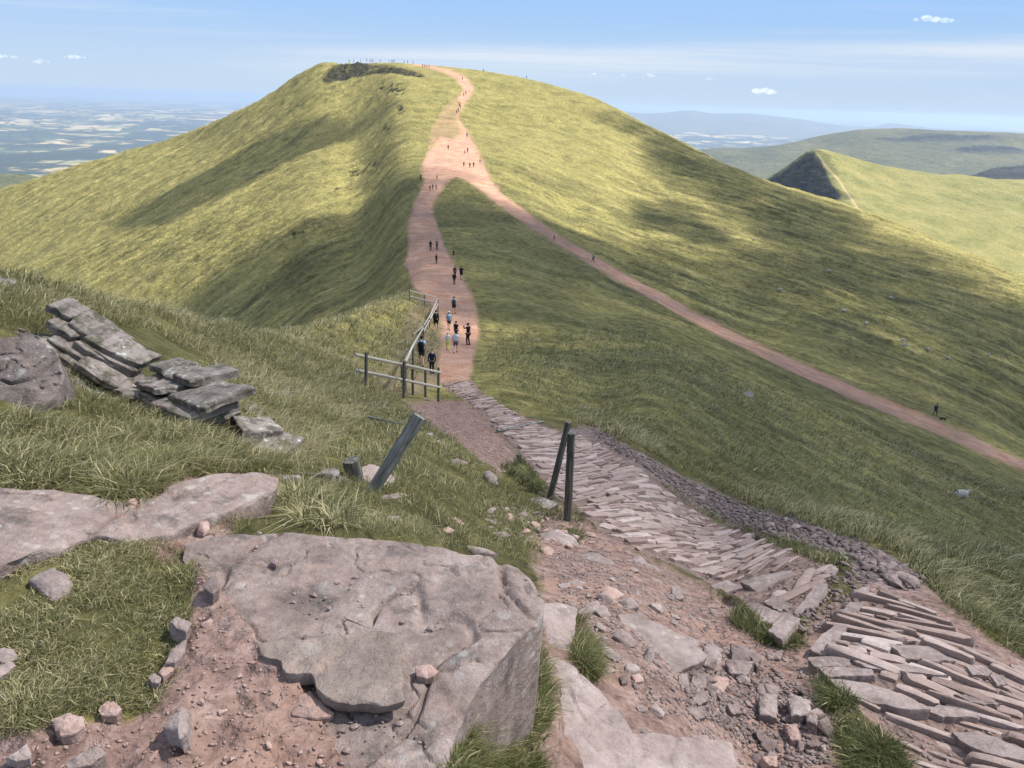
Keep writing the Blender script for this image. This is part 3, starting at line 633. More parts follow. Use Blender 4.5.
def build_puffs():
    mat = bpy.data.materials.new('puff_cloud'); mat.use_nodes = True; t = mat.node_tree; t.nodes.clear()
    ou = t.nodes.new('ShaderNodeOutputMaterial'); pv = t.nodes.new('ShaderNodeVolumePrincipled'); pv.inputs['Color'].default_value = (1, 1, 1, 1); pv.inputs['Density'].default_value = .0032
    t.links.new(pv.outputs[0], ou.inputs['Volume'])
    rr = random.Random(4)
    for px, py, w, lab in ((935, 20, 30, 'bright little puff cloud high at the upper right'), (75, 57.5, 16, 'small puff cloud over the plain, rightmost of three at left'), (41, 62, 13, 'faint puff cloud over the plain, middle of three at left'), (4, 57, 18, 'puff cloud cut by the left edge of the photo'),
                           (648, 76, 13, 'small white puff cloud just right of the summit, brightest of its row'), (594, 74, 10, 'faint puff cloud nearest the summit shoulder'), (624, 75.5, 8, 'tiny puff cloud between two others right of the summit'), (709, 79.5, 9, 'tiny faint puff cloud alone right of the summit row'), (762, 92.5, 26, 'flat low puff cloud above the distant mountains')):
        D = 15000.0; x, y, z = [float(v) for v in rays(px, py)]; k = D/math.hypot(x, y); c0 = Vector((x*k, y*k, z*k)); W = w/F*D
        puffs = []
        for i in range(9):
            t = rr.uniform(-1, 1); r = W*.16*(1.15-.7*abs(t))*rr.uniform(.7, 1.2)
            puffs.append((t*W*.5, rr.uniform(-.2, .2)*W, rr.uniform(0, .10)*W*(1-abs(t)), r, r*.55))
        o = blob_mesh('cloud', puffs, mat, .5, 3); o.location = c0; o['label'] = lab; o['category'] = 'cloud'; o['group'] = 'small puff clouds'
# ------------------------------------------------------------------ things: helpers
def tag(o, label=None, cat=None, group=None, kind=None):
    if label: o['label'] = label
    if cat: o['category'] = cat
    if group: o['group'] = group
    if kind: o['kind'] = kind
    return o
def empty(name, loc, label, cat, group=None, rz=0):
    o = bpy.data.objects.new(name, None); COL.objects.link(o); o.location = loc; o.rotation_euler = (0, 0, rz)
    o.empty_display_size = .2
    return tag(o, label, cat, group)
def obj(name, me, mat=None, parent=None):
    o = bpy.data.objects.new(name, me); COL.objects.link(o)
    if mat and not len(me.materials): me.materials.append(mat)
    if parent: o.parent = parent
    return o
def from_bm(bm, name, mat=None, smooth=False):
    me = bpy.data.meshes.new(name); bm.to_mesh(me); bm.free()
    if mat: me.materials.append(mat)
    if smooth:
        for p in me.polygons: p.use_smooth = True
    return me
def slope(x, y, d=.35):
    z = H(np.array([x-d, x+d, x, x]), np.array([y, y, y-d, y+d]))
    return (z[1]-z[0])/(2*d), (z[3]-z[2])/(2*d)
def mat_rock(name, cols, lichen=.0, moss=.0, grain=1.0, bed=0.0, tint=.18, dark=0.0, worn=0.0):
    nt = NT(name); P = nt.pos(); O = nt.pos(obj=True)
    n1 = nt.noise(P, 2.2*grain, 5, .62); n2 = nt.noise(P, 14*grain, 5, .7); n3 = nt.noise(P, 95*grain, 3, .7)
    col = nt.ramp(nt.math('ADD', nt.math('MULTIPLY', n1, .6), nt.math('MULTIPLY', n2, .4)), [(.34, cols[0]), (.5, cols[1]), (.66, cols[2])])
    col = nt.mix(nt.ramp(n3, [(.33, .5), (.6, 0)]), col, nt.mix(1.0, col, (.55,.53,.52), 'MULTIPLY'))
    if worn: col = nt.mix(nt.ramp(nt.noise(P, 5*grain, 4, .6, .5), [(.56, 0), (.68, worn)]), col, (.33,.235,.185))
    if dark: col = nt.mix(nt.ramp(nt.noise(P, 3.3*grain, 5, .7), [(.53, 0), (.66, dark)]), col, (.055,.05,.047))
    if bed:
        w = nt.noise(nt.pos((1.2, 1.2, 26)), 1.4, 3, .6)
        col = nt.mix(nt.ramp(w, [(.36, bed), (.48, 0)]), col, nt.mix(1.0, col, (.38,.36,.36), 'MULTIPLY'))
    if lichen:
        v = nt.vor(P, 7.5*grain, 'SMOOTH_F1'); vv = nt.math('ADD', v, nt.math('MULTIPLY', nt.math('SUBTRACT', n2, .5), .35))
        patch = nt.ramp(nt.noise(P, 1.1*grain, 3, .6), [(.44, 0), (.6, 1)])
        col = nt.mix(nt.math('MULTIPLY', nt.math('MULTIPLY', nt.ramp(vv, [(.17, 1), (.27, 0)]), patch), lichen), col, (.47,.47,.42))
        v2 = nt.vor(P, 23*grain, 'F1'); col = nt.mix(nt.math('MULTIPLY', nt.ramp(v2, [(.15, 1), (.25, 0)]), nt.math('MULTIPLY', patch, lichen*.7)), col, (.43,.41,.33))
    if moss:
        nz = nt.n('ShaderNodeSeparateXYZ'); g = nt.n('ShaderNodeNewGeometry'); nt.t.links.new(g.outputs['Normal'], nz.inputs[0])
        mf = nt.math('MULTIPLY', nt.ramp(nt.noise(P, 4.5*grain, 5, .7), [(.5, 0), (.6, 1)]), moss)
        col = nt.mix(mf, col, (.035,.036,.012))
    col = rand_tint(nt, col, tint)
    crack = nt.vor(nt.pos((1, 1, 2.5)), 2.6*grain, 'DISTANCE_TO_EDGE')
    h = nt.math('ADD', nt.math('MULTIPLY', n2, .6), nt.math('MULTIPLY', n3, .12))
    nb = nt.bump(h, 1.0, .045/grain)
    nt.bsdf(col, .85, nb, .25)
    return nt.m
M = {}
def mats():
    M['slab'] = mat_rock('weathered_sandstone', [(.145,.105,.092), (.238,.18,.158), (.33,.265,.238)], .35, 0, 2.0, .35, .05, .65, .45)
    M['loose'] = mat_rock('brown_sandstone', [(.135,.104,.088), (.215,.168,.142), (.31,.245,.205)], .15, 0, 1.3, 0, .12, .35, .5)
    M['flag'] = mat_rock('pale_sandstone', [(.17,.128,.115), (.26,.203,.184), (.345,.282,.26)], .3, 0, 2.2, 0, .16, .35, .3)
    M['grey'] = mat_rock('lichened_sandstone', [(.11,.092,.08), (.205,.174,.155), (.31,.275,.245)], .8, .7, 1.8, .6, .12, .6)
    M['boulder'] = mat_rock('spotted_sandstone', [(.095,.074,.066), (.15,.12,.108), (.215,.18,.165)], 1.0, .1, 1.0, .3, .04, .4, .2)
    M['rubble'] = mat_rock('purple_sandstone', [(.14,.10,.09), (.225,.168,.152), (.32,.255,.232)], .1, 0, 2.2, 0, .30, .2, .1)
    M['pink'] = mat_rock('pink_sandstone', [(.27,.165,.13), (.36,.245,.205), (.43,.32,.28)], .05, 0, 2.0, 0, .12)
    M['setts'] = mat_setts()
    nt = NT('weathered_timber'); O = nt.pos((11, 11, 1.6), obj=True)
    w = nt.noise(O, 2.2, 5, .65); c = nt.ramp(w, [(.34, (.05,.05,.045)), (.5, (.14,.14,.128)), (.66, (.26,.26,.235))])
    c = nt.mix(nt.ramp(nt.noise(nt.pos(obj=True), 9, 4), [(.55, 0), (.7, .5)]), c, (.13,.15,.10))
    nt.bsdf(c, .85, nt.bump(w, .6, .01), .2); M['timber'] = nt.m
    nt = NT('pale_rail_timber'); O = nt.pos((1.0, 14, 14), obj=True)
    w = nt.noise(O, 2.0, 4, .6); nt.bsdf(nt.ramp(w, [(.3, (.19,.172,.14)), (.6, (.38,.355,.30))]), .85, None, .2); M['rail'] = nt.m
    nt = NT('dark_post_timber'); O = nt.pos((20, 20, 1.5), obj=True)
    w = nt.noise(O, 2.0, 5, .65); nt.bsdf(nt.ramp(w, [(.32, (.024,.024,.020)), (.52, (.085,.083,.070)), (.7, (.19,.18,.15))]), .85, nt.bump(w, .7, .012), .2); M['post'] = nt.m
def mat_setts():
    nt = NT('pitched_stone'); P = nt.pos()
    t = nt.attr('tone').outputs['Fac']
    n1 = nt.noise(P, 9, 5, .65); n2 = nt.noise(P, 60, 3, .7)
    c = nt.ramp(t, [(0, (.175,.12,.102)), (.45, (.29,.214,.184)), (.8, (.375,.295,.262)), (1, (.42,.35,.32))])
    c = nt.mix(nt.ramp(n1, [(.35, .55), (.6, 0)]), c, nt.mix(1.0, c, (.60,.58,.57), 'MULTIPLY'))
    c = nt.mix(nt.ramp(n2, [(.33, .5), (.6, 0)]), c, nt.mix(1.0, c, (.62,.60,.6), 'MULTIPLY'))
    nt.bsdf(c, .85, nt.bump(nt.math('ADD', n1, nt.math('MULTIPLY', n2, .3)), .7, .02), .25)
    return nt.m
# ------------------------------------------------------------------ one stone from its outline
def C(ox, oy, k): return lambda pts: [(ox+x/k, oy+y/k) for x, y in pts]
_sn = [0]
def slab(name, outline, mat, thick=.1, lift=None, tilt=(0, 0), follow=1.0, z=None, rough=.012, edge=.02, centre=None, normal=None, res=None, flat=True, label=None, cat='stone', group=None, parent=None, under=.9, step=0.0, far=0.0, rings_max=30, crack=0.0, nmax=220, dome=None):
    """a block of stone with the traced outline as its upper face, at its own place, size and thickness"""
    _sn[0] += 1; sd = _sn[0]
    ox = sum(p[0] for p in outline)/len(outline); oy = sum(p[1] for p in outline)/len(outline)
    if centre: ox, oy = centre
    lift = thick*.55 if lift is None else lift
    lift *= .85 if z is None and cat == 'stone' else 1.0
    if z is not None: p0 = at_height(ox, oy, z); sx = sy = 0.0
    else:
        p0 = hit(ox, oy); sx, sy = slope(p0.x, p0.y, .5); sl = math.hypot(sx, sy); k = follow*min(1, .38/max(sl, 1e-6)); sx *= k; sy *= k
        d = p0.normalized(); p0 = p0 + d*far + Vector((0, 0, lift))
    if normal is None: nrm = Vector((-(sx+tilt[0]), -(sy+tilt[1]), 1)).normalized()
    else: nrm = Vector(normal).normalized()
    vw = -p0.normalized(); kk = 0
    while nrm.dot(vw) < .44 and kk < 40: nrm = (nrm+vw*.05).normalized(); kk += 1
    rx, ry, rz = rays([p[0] for p in outline], [p[1] for p in outline])
    pts = []
    for a, b, c in zip(rx, ry, rz):
        dv = Vector((a, b, c)); den = dv.dot(nrm); t = p0.dot(nrm)/den if abs(den) > 1e-3 else p0.length
        if t < 0 or t > 4*p0.length: t = p0.length
        pts.append(dv*t)
    p0 = sum(pts, Vector())/len(pts)
    X = Vector((1, 0, 0)); X = (X-nrm*X.dot(nrm)).normalized(); Y = nrm.cross(X)
    q = np.array([((p-p0).dot(X), (p-p0).dot(Y)) for p in pts])
    size = max(np.ptp(q[:, 0]), np.ptp(q[:, 1]))
    if dome is None: dome = .10 if cat == 'stone' else 0.0
    edge = min(edge, size*.07)
    # resample the outline
    per = np.vstack([q, q[:1]]); L = np.r_[0, np.cumsum(np.hypot(*np.diff(per, axis=0).T))]
    n = int(np.clip(L[-1]/(res or max(size/22, .004)), 14, nmax)); s = np.arange(n)/n*L[-1]
    ou = np.c_[np.interp(s, L, per[:, 0]), np.interp(s, L, per[:, 1])]
    nz = rough*1.6*np.c_[fbm(s/size*7+sd*3.1, s*0+sd, 3, sd), fbm(s/size*7+sd*1.7, s*0+9+sd, 3, sd+5)]*min(1, size*3)
    ou = ou+nz
    fr = [0] + list(np.linspace(.12, .93, max(3, int(min(rings_max, n/6))))) + [.975, 1.0]
    V = [(0, 0, 0)]; 
    rings = []
    cen = np.zeros(2)
    for f in fr[1:]:
        r = cen+(ou-cen)*f
        zz = rough*fbm(r[:, 0]/size*4+sd, r[:, 1]/size*4, 4, sd+3)
        if step: tq = 2.6*fbm(r[:, 0]/size*2.2+sd, r[:, 1]/size*2.2, 3, sd+13); zz = zz + step*(np.floor(tq)+sstep(.30, .70, tq-np.floor(tq)))
        if dome: zz = zz - dome*size*f**2.5*(1+.5*perlin(r[:, 0]/size*3+sd, r[:, 1]/size*3, sd+31))
        if crack: zz = zz - crack*np.exp(-(fbm(r[:, 0]*1.15+sd, r[:, 1]*.8, 3, sd+17)/.022)**2) - .5*crack*np.exp(-(fbm(r[:, 0]*2.3+sd+5, r[:, 1]*2.9, 3, sd+18)/.02)**2)
        if f > .99: zz = zz - edge*.6
        rings.append(np.c_[r, zz])
    rows = max(2, int(min(7, thick/max(size/22, .01))))
    for k in range(1, rows+1):
        t = k/rows
        j = 1+.0*t - edge/size*(.5-.9*perlin(s/size*9+sd, s*0+k*2.7, sd+21))*1.6 - (t**3)*(1-under)
        zz = -thick*t-edge*.6+rough*.5*perlin(s/size*8, s*0+k, sd+8)
        rings.append(np.c_[ou*j[:, None], zz])
    Vv = [np.zeros((1, 3))]+rings+[np.array([[0, 0, -thick*1.02]])]
    Vv = np.concatenate(Vv); faces = []
    for i in range(n): faces.append((0, 1+i, 1+(i+1) % n))
    nr = len(rings)
    for k in range(nr-1):
        a = 1+k*n; b = a+n
        for i in range(n): j = (i+1) % n; faces.append((a+i, b+i, b+j, a+j))
    a = 1+(nr-1)*n; last = len(Vv)-1
    for i in range(n): faces.append((a+i, last, a+(i+1) % n))
    W = Vv[:, :1]*np.array(X)[None]+Vv[:, 1:2]*np.array(Y)[None]+Vv[:, 2:]*np.array(nrm)[None]
    me = bpy.data.meshes.new(name); me.from_pydata(W.tolist(), [], faces); 
    me.materials.append(M[mat])
    bm = bmesh.new(); bm.from_mesh(me); bmesh.ops.recalc_face_normals(bm, faces=bm.faces); bm.to_mesh(me); bm.free()
    for i, p in enumerate(me.polygons): p.use_smooth = True
    try: me.set_sharp_from_angle(angle=math.radians(38))
    except Exception: pass
    o = bpy.data.objects.new(name, me); COL.objects.link(o)
    if parent: o.parent = parent; o.location = p0-parent.location
    else: o.location = p0; tag(o, label, cat, group)
    return o
# ------------------------------------------------------------------ loose angular stones: hulls
def hull_mesh(seed, ax=1, ay=.75, az=.5, n=13):
    r = random.Random(seed); bm = bmesh.new()
    for i in range(n):
        v = Vector((r.gauss(0,1), r.gauss(0,1), r.gauss(0,1))).normalized()
        k = max(abs(v.x), abs(v.y), abs(v.z)); v = v*(.55/k+.45)*.5*r.uniform(.85, 1.1)
        bm.verts.new((v.x*ax, v.y*ay, v.z*az))
    res = bmesh.ops.convex_hull(bm, input=bm.verts)
    bmesh.ops.delete(bm, geom=[e for e in set(res['geom_interior']+res['geom_unused']) if isinstance(e, bmesh.types.BMVert)], context='VERTS')
    bmesh.ops.dissolve_limit(bm, angle_limit=.22, verts=bm.verts, edges=bm.edges)
    bmesh.ops.bevel(bm, geom=list(bm.edges), offset=.035, segments=1, affect='EDGES', clamp_overlap=True)
    bmesh.ops.triangulate(bm, faces=[f for f in bm.faces if len(f.verts) > 4])
    return bm
STONES = []
def stone_kinds():
    for i in range(14):
        me = from_bm(hull_mesh(100+i, 1, random.uniform(.55, .9), random.uniform(.28, .6)), 'stone'); me.materials.append(M['rubble']); STONES.append(me)
def put_stone(p, size, mat, label, group, rr, sink=.22, zadd=0.0):
    me = STONES[rr.randrange(len(STONES))]
    o = bpy.data.objects.new('stone', me); COL.objects.link(o)
    sx, sy = rr.uniform(.8, 1.2), rr.uniform(.8, 1.2)
    o.scale = (size*sx, size*sy, size*rr.uniform(.8, 1.15)); o.rotation_euler = (rr.uniform(-.35, .35), rr.uniform(-.35, .35), rr.uniform(0, 6.28))
    o.location = p+Vector((0, 0, size*sink*.6+zadd))
    if mat != 'rubble':
        o.material_slots[0].link = 'OBJECT'; o.material_slots[0].material = M[mat]
    return tag(o, label, 'stone', group)
def sample_grid(poly, n, rmin, rmax, rr, avoid=()):
    """random ground points seen inside an image polygon"""
    g = GRID; px, py = g['px']
    sel = (g['R'] > rmin) & (g['R'] < rmax)
    sel &= inpoly(px, py, poly)
    for a in avoid: sel &= ~inpoly(px, py, a)
    ii, jj = np.nonzero(sel)
    ok = (ii < sel.shape[0]-1) & (jj < sel.shape[1]-1); ii, jj = ii[ok], jj[ok]
    k = rr.integers(0, len(ii), n); a = rr.random(n); b = rr.random(n); i, j = ii[k], jj[k]
    out = []
    for K in ('X', 'Y', 'Z'):
        G = g[K]; out.append((G[i, j]*(1-b)+G[i, j+1]*b)*(1-a)+(G[i+1, j]*(1-b)+G[i+1, j+1]*b)*a)
    return np.stack(out, -1), (px[i, j], py[i, j])
def stones_in(poly, n, smin, smax, rmin, rmax, mat, label, group, seed, avoid=(), power=2.2):
    """individual loose stones"""
    rg = np.random.default_rng(seed); rr = random.Random(seed)
    P, _ = sample_grid(poly, n, rmin, rmax, rg, avoid)
    for p in P: put_stone(Vector(p), smin+(smax-smin)*rr.random()**power, mat, label, group, rr)
def grit(name, poly, n, smin, smax, rmin, rmax, mat, seed, avoid=(), label=None, power=2.5):
    """fine rubble nobody could count: one object"""
    rg = np.random.default_rng(seed)
    P, _ = sample_grid(poly, n, rmin, rmax, rg, avoid)
    base = []
    for i in range(6):
        bm = bmesh.new(); r = random.Random(seed*7+i)
        for k in range(9):
            v = Vector((r.gauss(0,1), r.gauss(0,1), r.gauss(0,1))).normalized()*.5*r.uniform(.8, 1.1); bm.verts.new((v.x, v.y*.8, v.z*.5))
        bmesh.ops.convex_hull(bm, input=bm.verts); bmesh.ops.triangulate(bm, faces=bm.faces)
        bm.verts.ensure_lookup_table(); bmesh.ops.delete(bm, geom=[v for v in bm.verts if not v.link_faces], context='VERTS')
        bm.verts.index_update(); base.append((np.array([v.co[:] for v in bm.verts]), np.array([[v.index for v in f.verts] for f in bm.faces]))); bm.free()
    V = []; Fc = []; off = 0
    for p in P:
        b, f = base[rg.integers(0, 6)]; a = rg.random()*6.28; c, s = math.cos(a), math.sin(a)
        sz = smin+(smax-smin)*rg.random()**power
        v = b*sz*rg.uniform(.8, 1.2, 3); v = np.c_[v[:, 0]*c-v[:, 1]*s, v[:, 0]*s+v[:, 1]*c, v[:, 2]]
        V.append(v+p+[0, 0, sz*.12]); Fc.append(f+off); off += len(b)
    o = mesh_from(name, np.concatenate(V), np.concatenate(Fc), M[mat], False, 'stuff')
    if label: tag(o, label, 'rubble')
    return o
# ------------------------------------------------------------------ grass
def mat_grass():
    nt = NT('moor_grass'); t = nt.attr('tone').outputs['Fac']
    c = nt.ramp(t, [(0, (.046,.052,.019)), (.3, (.098,.106,.038)), (.55, (.172,.168,.068)), (.78, (.33,.29,.14)), (1, (.50,.44,.27))])
    b = nt.bsdf(c, .7, None, .2)
    tl = nt.n('ShaderNodeBsdfTranslucent'); nt.t.links.new(c, tl.inputs[0]); mx = nt.n('ShaderNodeMixShader'); mx.inputs[0].default_value = .30
    nt.t.links.new(b.outputs[0], mx.inputs[1]); nt.t.links.new(tl.outputs[0], mx.inputs[2]); nt.t.links.new(mx.outputs[0], nt.out.inputs[0])
    M['grass'] = nt.m
def grass(label, poly, tufts, per, hmin, hmax, width, rmin, rmax, seed, tone=(.2, .7), lean=(.3, .0), spread=.06, avoid=(), bare_max=.4, clump=1.0, straw=.25, scale_far=None, keep_lo=-.5):
    rg = np.random.default_rng(seed)
    P, (qx, qy) = sample_grid(poly, tufts, rmin, rmax, rg, avoid)
    r = np.hypot(P[:, 0], P[:, 1])
    n1 = fbm(P[:, 0]/(.9*clump), P[:, 1]/(.9*clump), 3, seed); keep = rg.random(len(P)) < sstep(keep_lo, keep_lo+.6, n1)
    P = P[keep]; r = r[keep]; n1 = n1[keep]
    k = (r/scale_far) if scale_far else np.ones(len(P))
    n2 = fbm(P[:, 0]/(2.2*clump)+7, P[:, 1]/(2.2*clump), 3, seed+1)
    N = len(P)*per; base = np.repeat(P, per, 0); kk = np.repeat(k, per)
    tb = np.repeat(np.clip(.5+.9*n2, 0, 1), per)*.5+rg.random(N)*.3+np.repeat(rg.random(len(P)), per)*.2
    tt = tone[0]+(tone[1]-tone[0])*tb
    st = rg.random(N) < straw*(.35+1.3*np.repeat(np.clip(.5-n2, 0, 1), per)); tt = np.where(st, .78+.22*rg.random(N), tt)
    h = (hmin+(hmax-hmin)*rg.random(N))*np.repeat(.6+.8*np.clip(.5+n1, 0, 1), per)*np.sqrt(kk)
    w = width*kk*(.6+.8*rg.random(N))
    a = rg.random(N)*6.283; sp = spread*np.sqrt(kk)*rg.random(N)
    ba = base+np.c_[np.cos(a)*sp, np.sin(a)*sp, np.full(N, -.01)]
    ln = rg.normal(0, .6, (N, 2))+np.c_[np.cos(a), np.sin(a)]*.45+np.array(lean)[None]
    wd = rg.random(N)*3.1416; wx = np.cos(wd)*w*.5; wy = np.sin(wd)*w*.5
    d = np.c_[ln[:, 0]*h, ln[:, 1]*h]
    mid = ba+np.c_[d*.33, h*.58]; tip = ba+np.c_[d*1.0, h*(1.0-.22*np.minimum(np.hypot(ln[:, 0], ln[:, 1]), 2))]
    off = np.c_[wx, wy, wx*0]
    V = np.stack([ba-off, ba+off, mid-off*.75, mid+off*.75, tip], 1).reshape(-1, 3)
    i = np.arange(N)*5
    Fc = np.stack([np.c_[i, i+1, i+3], np.c_[i, i+3, i+2], np.c_[i+2, i+3, i+4]], 1).reshape(-1, 3)
    o = mesh_from('grass', V, Fc, M['grass'], True, 'stuff')
    at = o.data.attributes.new('tone', 'FLOAT', 'POINT'); at.data.foreach_set('value', np.repeat(tt, 5).astype(np.float32))
    return tag(o, label, 'grass')
# ------------------------------------------------------------------ pitched stone path: courses of worn stones
def box_template():
    bm = bmesh.new(); bmesh.ops.create_cube(bm, size=1); bmesh.ops.subdivide_edges(bm, edges=bm.edges, cuts=3, use_grid_fill=True)
    v = np.array([x.co[:] for x in bm.verts]); f = np.array([[x.index for x in p.verts] for p in bm.faces]); bm.free()
    return v, f
def setts(name, poly, ang, pitch, length, rmin, rmax, seed, skip=(), drop=.06, up=.036, kinds=(.5, .7, .9, 1.1, 1.5, 2.2)):
    rg = np.random.default_rng(seed); tv, tf = box_template()
    xs = []; ys = []
    for px, py in poly:
        if 0 <= px <= 1100 and py <= 800:
            p = hit(px, py); xs.append(p.x); ys.append(p.y)
    ca, sa = math.cos(ang), math.sin(ang)
    us = [x*ca+y*sa for x, y in zip(xs, ys)]; vs = [-x*sa+y*ca for x, y in zip(xs, ys)]
    items = []
    v = min(vs)-.2
    while v < max(vs)+.2:
        pw = pitch*rg.choice(kinds); u = min(us)-.6+rg.random()*.4
        while u < max(us)+.6:
            L = length*rg.uniform(.3, 1.9)*(.8+.2*pw/pitch); w = pw*rg.uniform(.8, 1.04)
            items.append((u+L/2, v+pw/2+rg.normal(0, .018), L*.97, w, rg.normal(0, .10))); u += L
        v += pw
    it = np.array(items); cx = it[:, 0]*ca-it[:, 1]*sa; cy = it[:, 0]*sa+it[:, 1]*ca
    cz = H(cx, cy); r = np.hypot(cx, cy); ok = (r > rmin) & (r < rmax)
    for e in (-.3, 0, .3):
        ex = cx+ca*it[:, 2]*e; ey = cy+sa*it[:, 2]*e; px, py = project(ex, ey, cz); ok &= inpoly(px, py, poly) & (cy > .3)
        for sk in skip: ok &= ~inpoly(px, py, sk)
    ok &= rg.random(len(ok)) > drop
    it = it[ok]; cx = cx[ok]; cy = cy[ok]; cz = cz[ok]
    d = .25; gx = (H(cx+d, cy)-H(cx-d, cy))/(2*d); gy = (H(cx, cy+d)-H(cx, cy-d))/(2*d)
    V = []; Fc = []; T = []
    for k in range(len(it)):
        L, w, ja = it[k, 2:5]; th = .16
        b = tv*2; n = np.maximum(np.abs(b).max(1, keepdims=True), 1e-6)
        b = b*(1-.075*((np.abs(b) > .9).sum(1, keepdims=True)-1).clip(0))        # round the edges
        s = rg.random()*50
        b = b+np.c_[.13*perlin(b[:, 0]*1.5+s, b[:, 1]*1.3, 1), .22*perlin(b[:, 0]*2.4+s+9, b[:, 1]*1.1, 2), .07*perlin(b[:, 0]*1.9+s+4, b[:, 1]*1.9, 3)]
        sk = rg.normal(0, .16)
        x = (b[:, 0]+sk*b[:, 1]*w/L)*L/2; y = b[:, 1]*w/2*(1+.25*rg.normal()*b[:, 0]*.5); z = b[:, 2]*th/2-th/2+up+rg.normal(0, .016)
        z = z+rg.normal(0, .04)*x+rg.normal(0, .09)*y
        a = ang+ja; c, s_ = math.cos(a), math.sin(a)
        X = x*c-y*s_; Y = x*s_+y*c
        V.append(np.c_[cx[k]+X, cy[k]+Y, cz[k]+z+(gx[k]*X+gy[k]*Y)*.8]); Fc.append(tf+len(tv)*k); T.append(np.full(len(tv), np.clip(rg.normal(.5, .22), 0, 1)))
    o = mesh_from(name, np.concatenate(V), np.concatenate(Fc), M['setts'], True, 'structure')
    at = o.data.attributes.new('tone', 'FLOAT', 'POINT'); at.data.foreach_set('value', np.concatenate(T).astype(np.float32))
    try: o.data.set_sharp_from_angle(angle=math.radians(50))
    except Exception: pass
    return o
# ------------------------------------------------------------------ timber
def pole_mesh(name, a, b, r0, r1, mat, sides=9, square=False, seed=0):
    """a post from a to b (local z along it)"""
    d = b-a; L = d.length; bm = bmesh.new(); rg = random.Random(seed); ringn = 9
    rings = []
    for k in range(ringn+1):
        t = k/ringn; r = r0+(r1-r0)*t; ring = []
        n = 8 if square else sides
        for i in range(n):
            an = 2*PI*i/n+(PI/8 if square else 0)
            if square:
                x, y = math.cos(an), math.sin(an); m = max(abs(x), abs(y)); x, y = x/m, y/m
                q = .93
                x, y = (x if abs(x) < .99 else x), y
            else: x, y = math.cos(an), math.sin(an)
            j = 1+.07*(rg.random()-.5)
            ring.append(bm.verts.new((x*r*j, y*r*j, t*L)))
        rings.append(ring)
    n = len(rings[0])
    for k in range(ringn):
        for i in range(n): bm.faces.new((rings[k][i], rings[k][(i+1) % n], rings[k+1][(i+1) % n], rings[k+1][i]))
    for ring, s in ((rings[0], -1), (rings[-1], 1)):
        c = bm.verts.new((sum(v.co.x for v in ring)/n, sum(v.co.y for v in ring)/n, ring[0].co.z+s*r1*.12))
        for i in range(n): bm.faces.new((ring[i], ring[(i+1) % n], c))
    bmesh.ops.recalc_face_normals(bm, faces=bm.faces)
    me = from_bm(bm, name, M[mat]); 
    for p in me.polygons: p.use_smooth = not square
    try: me.set_sharp_from_angle(angle=math.radians(40))
    except Exception: pass
    return me, d.to_track_quat('Z', 'Y')
def pole(name, a, b, r0, r1, mat, parent=None, square=False, seed=0):
    me, q = pole_mesh(name, a, b, r0, r1, mat, square=square, seed=seed)
    o = bpy.data.objects.new(name, me); COL.objects.link(o); o.rotation_mode = 'QUATERNION'; o.rotation_quaternion = q
    if parent: o.parent = parent; o.location = a-parent.location
    else: o.location = a
    return o
# ------------------------------------------------------------------ rocks of the foreground
c7 = C(256, 512, 3); c8 = C(512, 512, 3); c6 = C(0, 600, 4.57); c6b = C(0, 512, 3); c3 = C(0, 256, 3); cb = C(220, 380, 5.12); cp = C(330, 420, 3.793); ck = C(640, 480, 4.267); cr = C(768, 512, 3); cq = C(680, 620, 5.12); cl = C(0, 440, 3.413)
BIG = [(184,545),(225,533),(275,530),(330,534),(380,538),(440,546),(490,556),(518,566),(536,580),(544,598),(541,614),(522,640),(497,668),(482,686),(470,704),(456,736),(441,775),(430,830),(330,830),(322,775),(318,742),(300,720),(318,700),(270,665),(235,640),(225,612),(206,592),(188,570)]
BIGZ = -1.70
LOOSE = c7([(0,395),(40,384),(75,376),(140,378),(200,370),(300,366),(330,350),(380,355),(430,358),(434,400),(432,440),(447,565),(430,574),(390,580),(320,574),(240,572),(210,558),(190,545),(178,512),(165,480),(125,488),(85,485),(80,462),(72,445),(45,441),(20,435),(8,415)])
LEDGE = [(-90,486),(0,488),(40,489),(75,493),(118,502),(150,495),(185,479),(212,473),(250,473),(281,476),(276,486),(258,499),(240,509),(212,517),(190,524),(172,535),(120,541),(92,536),(60,548),(20,556),(0,566),(-90,580)]
LOWB = [(538,662),(552,655),(572,664),(590,682),(608,700),(622,714),(634,733),(660,738),(700,742),(732,742),(737,760),(733,790),(700,830),(560,830),(536,800),(545,740),(536,700)]
LOWA = [(543,603),(560,602),(578,608),(575,630),(571,659),(556,657),(538,654),(542,628)]
FLAG = [(617,614),(632,613),(662,624),(690,640),(709,655),(704,660),(680,671),(673,672),(662,658),(640,640),(625,628)]
COVER = [BIG, LEDGE, LOWB, LOWA, FLAG]
